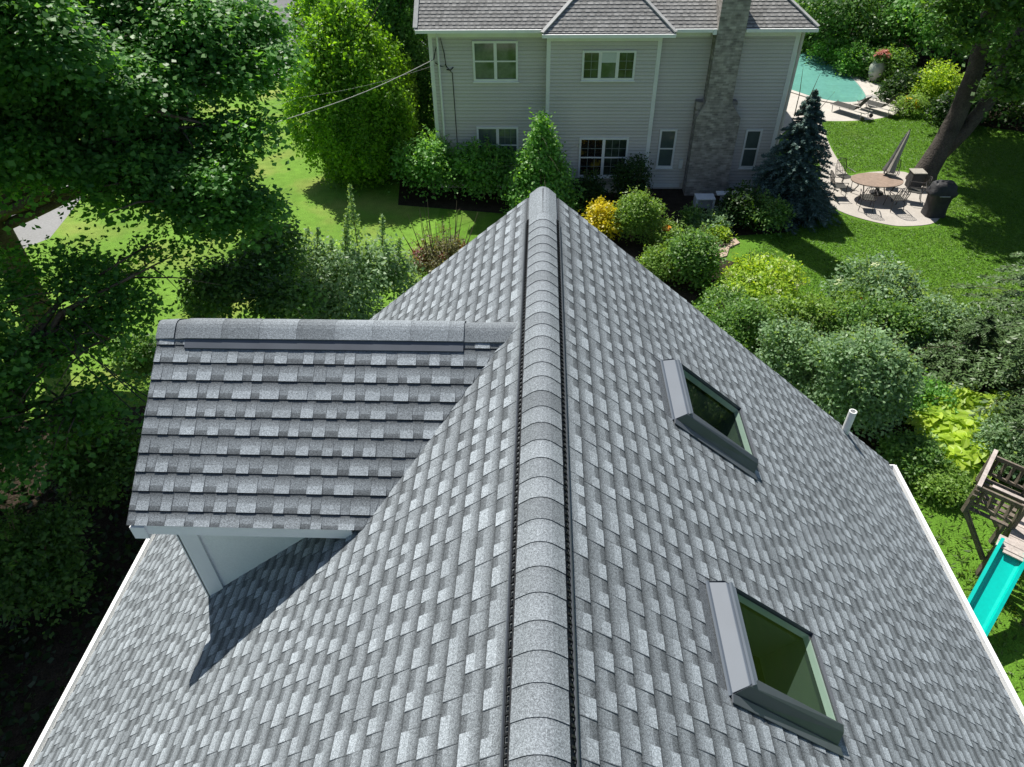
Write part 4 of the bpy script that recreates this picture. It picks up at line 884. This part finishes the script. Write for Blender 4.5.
HS = [(934, 412, .62), (956, 404, .7), (976, 412, .7), (992, 424, .72), (945, 432, .66), (966, 430, .7), (984, 444, .66), (955, 450, .62), (972, 460, .6), (938, 452, .5), (1000, 408, .6), (920, 408, .55), (926, 424, .6), (915, 398, .5), (1004, 436, .6), (995, 454, .55), (948, 466, .5)]
for i, (px, py, r) in enumerate(HS):
    G = at(px, py+6, z=0); t_ = thing('hosta', 'big leaved yellow hosta in the bed above the play set', 'hosta', G, 'yellow hostas above the play set')
    PP = []; AL = []; NN = []
    for q in range(46):
        a = q*2.4; f = (q/46)**.6; d = np.array([math.cos(a), math.sin(a), 0]); PP.append(G+d*r*f+[0, 0, .62-.42*f*f+random.uniform(-.04, .04)]); AL.append(d+[0, 0, -.5*f]); NN.append(d*.35*f+np.array([0, 0, 1])+rng.normal(size=3)*.18)
    mh = MB()
    for p_, n_, a_ in zip(PP, NN, AL):
        n_ = _n(n_); a_ = _n(a_-n_*a_.dot(n_)); b_ = np.cross(n_, a_); z_ = .15*random.uniform(.75, 1.25); tv = min(1, max(0, random.gauss(.55, .22)))
        rim = [(-1, 0, 0), (-.75, .48, .06), (-.2, .72, .1), (.4, .55, .06), (1.05, 0, -.22)]
        for sg_ in (1, -1):
            pts = [p_+a_*z_*u_+b_*z_*v_*sg_+n_*z_*w__ for u_, v_, w__ in rim]; mh.poly(pts if sg_ < 0 else pts[::-1], tv)
    mh.build('foliage', LM['lime'], t_)
    mb = MB()
    for q in range(9): a = q*.7; mb.tube([G, G+[math.cos(a)*r*.4, math.sin(a)*r*.4, .38]], [.012, .006], 4)
    mb.build('stem', MT['twig'], t_)
# around the pool and upper right lawn
px_bush('mound_shrub', 'bright yellow green mound left of the forked trunk', 916, 62, 962, 112, 6500, 'lime', size=.15)
px_bush('daylily_clump', 'yellow flowering clump beside the pool deck end', 902, 92, 924, 118, 2200, 'dome', size=.15, aspect=.25, flowers=('yellowflower', 4, .10, .11), cat='flowers')
for (a, b, c_, d, l_, k_) in ((800, 30, 830, 54, 'shrub at the far pool end near the house corner', 'shrub'), (820, 36, 852, 66, 'pale shrub left of the urn along the pool', 'hydrangea'), (842, 44, 872, 78, 'white flowering shrub right at the pool bend', 'hydrangea'), (876, 48, 906, 84, 'green shrub right of the urn', 'shrub'), (890, 70, 922, 104, 'dark shrub above the yellow flowering clump', 'boxwood'), (850, 20, 890, 58, 'leafy shrub above the coral urn', 'hydrangea'), (945, 90, 985, 130, 'shaded shrub beneath the forked trunk', 'boxwood')):
    px_bush('border_shrub', l_, a, b, c_, d, 4200, k_, size=.16, group='shrubs around the pool', **({'flowers': ('whiteflower', 8, .12, .10)} if 'white' in l_ else {}))
rk = np.array([(809, 44), (816, 50), (824, 47), (828, 56), (836, 60), (842, 66), (848, 72)])
for i, (px, py) in enumerate(rk):
    G = at(px, py, z=0); mb = MB(); n_ = 9; mb.lathe(G, [(.30, 0), (.42, .12), (.40, .3), (.26, .42), (.08, .46)], n_, tw=(.14, 3+i % 3)); o = mb.build('boulder', MT['walk'], loc=G)
    tag(o, 'pale grey rock edging the curved far side of the pool', 'rock', 'rocks along the pool edge')
for (px, py, l_) in ((200, 300, 'low shrub on the lawn seen over the left end of the dormer ridge'), (133, 358, 'small pale flowering shrub on the lawn left of the dormer')):
    px_bush('lawn_shrub', l_, px-20, py-22, px+20, py+14, 3500, 'shrub', size=.10, flowers=('whiteflower', 3, .05, .06))
px_bush('dark_shrub', 'dark shrub between the forked trunk and the right edge', 985, 70, 1050, 130, 5000, 'boxwood', size=.16)
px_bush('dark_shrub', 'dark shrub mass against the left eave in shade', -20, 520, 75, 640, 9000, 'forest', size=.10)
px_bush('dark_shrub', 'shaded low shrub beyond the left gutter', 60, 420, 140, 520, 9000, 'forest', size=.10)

# ================================================================== GARDEN FURNITURE
T0 = at(877, 180, z=.72); T0[2] = 0
t_ = thing('patio_table', 'oval tan topped table on the round patio', 'table', T0); mb = MB()
mb2 = MB(); i0 = 0; n = 36; el = [(T0[0]+.98*math.cos(2*math.pi*j/n), T0[1]+.66*math.sin(2*math.pi*j/n)) for j in range(n)]
mb2.poly([(x, y, .735) for x, y in el]).poly([(x, y, .70) for x, y in el][::-1])
for j in range(n): a, b = el[j], el[(j+1) % n]; mb2.quad((*a, .70), (*b, .70), (*b, .735), (*a, .735))
mb2.build('table_top', MT['tabletop'], t_)
for sx in (-1, 1):
    for sy in (-1, 1): MB().tube([(T0[0]+sx*.62, T0[1]+sy*.36, .70), (T0[0]+sx*.5, T0[1]+sy*.3, .35), (T0[0]+sx*.66, T0[1]+sy*.4, .017)], .022, 8).build('leg', MT['iron'], t_)
ft = np.array([13.35, 26.45, 0]); tp = np.array([13.95, 26.75, 2.45]); d = _n(tp-ft)
t_ = thing('patio_umbrella', 'closed grey tan parasol leaning over the patio table', 'umbrella', ft)
MB().tube([ft+[0, 0, .02], tp], .024, 8).build('pole', MT['iron'], t_)
MB().lathe(ft, [(.26, .016), (.26, .06), (.10, .09), (.06, .22)], 18).build('base', MT['iron'], t_)
mb = MB(); n = 20; pr = [(.015, 1.0), (.06, .92), (.09, .80), (.11, .66), (.145, .50), (.20, .37), (.19, .35)]; i0 = 0
sd = _n(np.cross(d, [0, 1, 0])); s2_ = np.cross(d, sd)
for k, (r_, f) in enumerate(pr):
    for j in range(n):
        a = 2*math.pi*j/n; rr = r_*(1+.28*math.cos(a*5)*(k > 0)); mb.v.append(tuple(ft+(tp-ft)*f+sd*rr*math.cos(a)+s2_*rr*math.sin(a))); mb.t.append(1)
for k in range(len(pr)-1):
    for j in range(n): a = k*n+j; b = k*n+(j+1) % n; mb.f.append((a, b, b+n, a+n))
mb.build('canopy', MT['canvas'], t_)
def patio_chair():
    t_ = thing('patio_chair', 'dark iron chair', 'chair', (0, 0, 0), 'iron chairs round the patio table')
    mb = MB(); mb.hexa([(-.24, -.24, .43), (.24, -.24, .43), (.22, .24, .42), (-.22, .24, .42), (-.24, -.24, .455), (.24, -.24, .455), (.22, .24, .445), (-.22, .24, .445)]); mb.build('seat', MT['sling'], t_, bevel=.012)
    mb = MB()
    mb.tube([(-.23, .24, .44), (-.25, .34, .75), (-.2, .40, .98), (0, .42, 1.04), (.2, .40, .98), (.25, .34, .75), (.23, .24, .44)], .016, 6)
    for k in range(-2, 3): mb.tube([(k*.08, .25, .45), (k*.085, .35, .75), (k*.07, .41, 1.0)], .009, 5)
    for k in range(3): mb.tube([(-.24, .28+.05*k, .56+.15*k), (.24, .28+.05*k, .56+.15*k)], .008, 5)
    mb.build('backrest', MT['iron'], t_)
    for s in (-1, 1):
        MB().tube([(s*.24, -.2, .45), (s*.27, -.22, .66), (s*.27, .05, .67), (s*.25, .33, .68)], .015, 6).build('armrest', MT['iron'], t_)
        MB().tube([(s*.23, -.22, .44), (s*.25, -.27, .017)], .014, 6).build('leg', MT['iron'], t_)
        MB().tube([(s*.22, .23, .43), (s*.25, .32, .017)], .014, 6).build('leg', MT['iron'], t_)
    return t_
c0 = patio_chair()
cl = [((-1.35, .05), 90, 'iron chair at the left end of the oval table'), ((-.62, -.98), 168, 'front iron chair left of the middle, nearest the lawn'), ((.45, -1.0), 185, 'front iron chair right of the middle of the table'), ((1.38, -.35), 250, 'iron chair at the right end of the table near the grill'), ((.95, .98), 335, 'rear iron chair behind the leaning parasol'), ((-.85, .95), 20, 'rear iron chair at the left, on the walkway side')]
for i, ((dx, dy), rz, l_) in enumerate(cl):
    o = c0 if i == 0 else copy_tree(c0); o.location = (T0[0]+dx, T0[1]+dy, .017); o.rotation_euler.z = R(rz); o['label'] = l_
def chaise():
    t_ = thing('pool_lounger', 'x', 'lounger', (0, 0, 0), 'loungers by the pool')
    mb = MB()
    for s in (-1, 1): mb.tube([(-.95, s*.32, .40), (-.9, s*.32, .33), (.45, s*.32, .33), (.95, s*.32, .33)], .02, 6); mb.tube([(.1, s*.35, .34), (.15, s*.36, .60), (.6, s*.36, .60), (.72, s*.34, .5)], .017, 6)
    for x in (-.9, .2, .95): mb.tube([(x, -.32, .33), (x, .32, .33)], .016, 6)
    mb.build('frame', MT['alu'], t_)
    MB().hexa([(-.92, -.30, .335), (.32, -.30, .335), (.32, .30, .335), (-.92, .30, .335), (-.92, -.30, .355), (.32, -.30, .355), (.32, .30, .355), (-.92, .30, .355)]).build('seat', MT['sling'], t_)
    MB().hexa([(.32, -.30, .345), (.74, -.30, .98), (.74, .30, .98), (.32, .30, .345), (.31, -.30, .365), (.725, -.30, 1.0), (.725, .30, 1.0), (.31, .30, .365)]).build('backrest', MT['sling'], t_)
    for x in (-.8, .75):
        for s in (-1, 1): MB().tube([(x, s*.32, .33), (x+.06, s*.33, .01)], .018, 6).build('leg', MT['alu'], t_)
    for s in (-1, 1):
        n = 12; MB().tube([(.92, s*.36, .10), (.92, s*.40, .10)], .10, 12).build('wheel', MT['iron'], t_)
    return t_
l0 = chaise()
A1, B1 = at(838, 112, z=0), at(860, 117, z=0); A2, B2 = at(864, 109, z=0), at(888, 115, z=0)
for i, (a, b, l_) in enumerate(((A1, B1, 'left pool lounger with raised back, nearer the house'), (A2, B2, 'right pool lounger with raised back, nearer the yellow flowers'))):
    o = l0 if i == 0 else copy_tree(l0); c = (a+b)/2; o.location = (c[0], c[1], .012); o.rotation_euler.z = R(-50); o['label'] = l_
G = at(869, 105, z=0); t_ = thing('side_table', 'small grey table between the two pool loungers', 'table', G)
MB().box(G[0]-.24, G[0]+.24, G[1]-.22, G[1]+.22, .40, .43).build('table_top', MT['alu'], t_, bevel=.01)
for sx in (-1, 1):
    for sy in (-1, 1): MB().tube([(G[0]+sx*.2, G[1]+sy*.18, .40), (G[0]+sx*.21, G[1]+sy*.19, .01)], .015, 6).build('leg', MT['alu'], t_)
G = at(873.5, 81, z=0); t_ = thing('planter_urn', 'pale bulging urn of coral flowers by the pool', 'planter', G)
MB().lathe(G, [(.22, .012), (.27, .08), (.40, .40), (.44, .65), (.38, .88), (.27, 1.0), (.31, 1.06), (.29, 1.08), (.24, 1.0)], 24).build('pot', MT['paleclay'], t_, smooth=True)
leafobj('foliage', cloud([((G[0], G[1], 1.25), (.42, .42, .26))], 500, .14, per=8, csz=.12), LM['shrub'], t_)
leafobj('flower_heads', cloud([((G[0]+.02, G[1]-.05, 1.38), (.36, .36, .22))], 260, .15, per=8, csz=.10, low=0), LM['coralflower'], t_)
# covered grill and storage box
G = at(935, 219, z=0); G[1] += .35; t_ = thing('covered_grill', 'tall dark covered barbecue standing at the right of the patio', 'barbecue', G)
mb = MB(); n = 28
def rr_(wx, wy, z, k=4):
    return [(G[0]+.05+wx*math.copysign(abs(math.cos(a))**(2/k), math.cos(a))*(1+.02*math.sin(a*9)), G[1]+wy*math.copysign(abs(math.sin(a))**(2/k), math.sin(a))*(1+.02*math.cos(a*7)), z) for a in [2*math.pi*j/n for j in range(n)]]
rings = [rr_(.38, .32, .02), rr_(.36, .29, .4), rr_(.39, .31, .76), rr_(.50, .33, .85), rr_(.52, .34, .94), rr_(.44, .30, 1.02), rr_(.40, .27, 1.22), rr_(.30, .17, 1.31)]
for k, r_ in enumerate(rings):
    for p in r_: mb.v.append(p); mb.t.append(1)
for k in range(len(rings)-1):
    for j in range(n): a = k*n+j; b = k*n+(j+1) % n; mb.f.append((a, b, b+n, a+n))
mb.f.append(tuple((len(rings)-1)*n+j for j in range(n))); mb.build('cover', MT['cover'], t_, smooth=True)
MB().tube([(G[0]-.15, G[1]-.355, .88), (G[0]+.22, G[1]-.355, .88)], .018, 6).build('handle', MT['alu'], t_)
G = at(915, 191, z=0); t_ = thing('storage_box', 'low dark box with pale lid between the table and the covered barbecue', 'box', G)
MB().box(G[0]-.22, G[0]+.26, G[1]+.1, G[1]+.55, .017, .66).build('body', MT['cover'], t_, bevel=.02)
MB().box(G[0]-.25, G[0]+.29, G[1]+.07, G[1]+.58, .662, .70).build('lid', MT['canvas'], t_, bevel=.015)
# white garden table and stool by the chimney
G = at(703, 215, z=0); t_ = thing('garden_table', 'white plastic table at the foot of the chimney', 'table', G); w_ = .30
MB().box(G[0]-.36, G[0]+.36, G[1]-.05, G[1]+.45, .62, .67).build('table_top', MT['wplastic'], t_, bevel=.012)
MB().box(G[0]-.30, G[0]+.30, G[1]+.35, G[1]+.385, .1, .60).build('back_panel', MT['wplastic'], t_)
for sx in (-1, 1):
    for sy in (0, .4): MB().box(G[0]+sx*.31-.04, G[0]+sx*.31+.04, G[1]+sy-.03, G[1]+sy+.04, 0, .619).build('leg', MT['wplastic'], t_)
G = at(720, 209, z=0); t_ = thing('garden_stool', 'white narrow stand right of the white table', 'stand', G)
MB().box(G[0]-.07, G[0]+.07, G[1]-.06, G[1]+.06, .06, .62).build('leg', MT['wplastic'], t_, bevel=.01)
MB().box(G[0]-.25, G[0]+.25, G[1]-.16, G[1]+.16, .62, .67).build('top', MT['wplastic'], t_, bevel=.01)
MB().box(G[0]-.22, G[0]+.22, G[1]-.14, G[1]+.14, 0, .06).build('foot', MT['wplastic'], t_, bevel=.01)

# ================================================================== PLAY SET
O = np.array([8.17, 8.83, 0.]); e2 = _n([.63, .777, 0]); e1 = np.array([e2[1], -e2[0], 0]); Z = 1.50
t_ = thing('play_set', 'weathered wooden play set with teal slide at the right edge', 'play set', O)
def Q(a, b, z): return O+e1*a+e2*b+np.array([0, 0, z])
def beam(mbx, a, b, wd=.07, h=.07): mbx.bar(Q(*a), Q(*b), wd, h); return mbx
mb = MB()
for a in (0, .78, 1.75):
    for b in ((.35, 1.40) if a < 1 else (-.3, 1.40)): beam(mb, (a, b, Z-.12 if a == 0 else 0), (a, b, Z+.60 if a < 1.7 else 2.5), .085, .085)
beam(mb, (.02, .37, Z-.1), (.70, .30, .5), .08, .08); beam(mb, (.02, 1.38, Z-.1), (.70, 1.38, .5), .08, .08)
mb.parts('post', MT['oldwood'], t_)
mb = MB()
for k in range(7): b = .37+k*.168; beam(mb, (0.02, b, Z), (.76, b, Z), .095, .025)
mb.parts('walkway_board', MT['oldwood'], t_)
mb = MB()
for k in range(11): b = -.28+k*.168; beam(mb, (.80, b, Z), (1.75, b, Z), .155, .025)
beam(mb, (.66, -.2, Z+.016), (1.24, -.2, Z+.016), .16, .03); beam(mb, (.66, -.04, Z+.018), (1.24, -.04, Z+.018), .14, .03)
mb.parts('deck_board', MT['palewood'], t_)
mb = MB()
for zz, wd in ((Z+.58, .09), (Z+.15, .06)):
    beam(mb, (0, .31, zz), (0, 1.45, zz), .04, wd); beam(mb, (0, 1.41, zz), (.8, 1.41, zz), .04, wd); beam(mb, (0, .35, zz), (.78, .35, zz), .04, wd)
beam(mb, (0, .7, Z+.42), (.78, .7, Z+.42), .06, .06)
for k in range(7): beam(mb, (0, .42+k*.145, Z+.15), (0, .1+k*.155, Z+.58), .07, .022)
for k in range(5): beam(mb, (.1+k*.15, 1.41, Z+.15), (.1+k*.15, 1.41, Z+.58), .07, .022)
for k in range(4): beam(mb, (.12+k*.16, .35, Z+.15), (.12+k*.16, .35, Z+.58), .07, .022)
mb.build('railing', MT['oldwood'], t_)
mb = MB(); beam(mb, (-.005, .30, Z+.645), (-.005, 1.55, Z+.645), .075, .03); beam(mb, (.2, .7, Z+.465), (.78, .7, Z+.465), .075, .02); mb.parts('hand_rail', MT['palewood'], t_)
mb = MB()    # slide chute
a0, a1 = .70, 1.17; N_ = 16
def sp(f): return (-.18-1.75*f, Z+.02-1.36*f+(.09*math.sin(f*math.pi) if 0 else 0)+max(0, f-.86)*1.0)
prev = None
for k in range(N_+1):
    f = k/N_; b, z = sp(f)
    prof = [Q(a0-.02, b, z+.14), Q(a0+.035, b, z+.15), Q(a0+.055, b, z+.03), Q(a0+.10, b, z), Q(a1-.10, b, z), Q(a1-.055, b, z+.03), Q(a1-.035, b, z+.15), Q(a1+.02, b, z+.14), Q(a1+.015, b, z-.03), Q(a0-.015, b, z-.03)]
    if prev:
        for j in range(10): mb.quad(prev[j], prev[(j+1) % 10], prof[(j+1) % 10], prof[j])
    else: mb.poly(prof)
    prev = prof
mb.poly(prev[::-1]); mb.build('slide', MT['teal'], t_)
mb = MB()    # canopy tarp on its ridge
cA = [(.72, -.3, 2.55), (.72, 1.45, 2.55), (1.27, 1.5, 2.95), (1.27, -.35, 2.95), (1.82, -.3, 2.55), (1.82, 1.45, 2.55)]
P = [Q(*c) for c in cA]; up_ = np.array([0, 0, .012])
mb.hexa([P[0], P[3], P[2], P[1], P[0]+up_, P[3]+up_, P[2]+up_, P[1]+up_]); mb.hexa([P[3]+[0, 0, .001], P[4], P[5], P[2]+[0, 0, .001], P[3]+up_, P[4]+up_, P[5]+up_, P[2]+up_])
mb.build('tarp_roof', MT['tarp'], t_)
# ================================================================== CABLES
def cable(name, label, pts, r, m, cat='cable', group=None):
    P = [np.array(p, float) for p in pts]; o = []
    for a, b in zip(P[:-1], P[1:]):
        for k in range(12): f = k/12; o.append(a+(b-a)*f-np.array([0, 0, .35*math.sin(math.pi*f)*np.linalg.norm(b-a)/15]))
    o.append(P[-1]); tag(MB().tube(o, r, 6).build(name, MT[m], loc=P[0]), label, cat, group)
cable('overhead_cable', 'thick pale cable sagging from the sided house across the hornbeam', [(-3.98, FY-.06, 4.95), at(287, 119, y=22.5), at(150, 150, y=19)], .013, 'cable')
cable('overhead_cable', 'thin cable above the thick pale one before the hornbeam', [(-3.98, FY-.06, 4.75), at(298, 98, y=24), at(200, 122, y=21)], .004, 'cable')
cable('overhead_cable', 'upper dark wire left of the dormer', [at(60, 325, y=10), at(145, 402, y=7.5)], .010, 'wire', group='dark wires left of the dormer')
cable('overhead_cable', 'middle dark wire left of the dormer', [at(60, 340, y=10), at(142, 418, y=7.5)], .010, 'wire', group='dark wires left of the dormer')
cable('overhead_cable', 'lowest dark wire left of the dormer', [at(100, 362, y=10), at(150, 398, y=8)], .010, 'wire', group='dark wires left of the dormer')
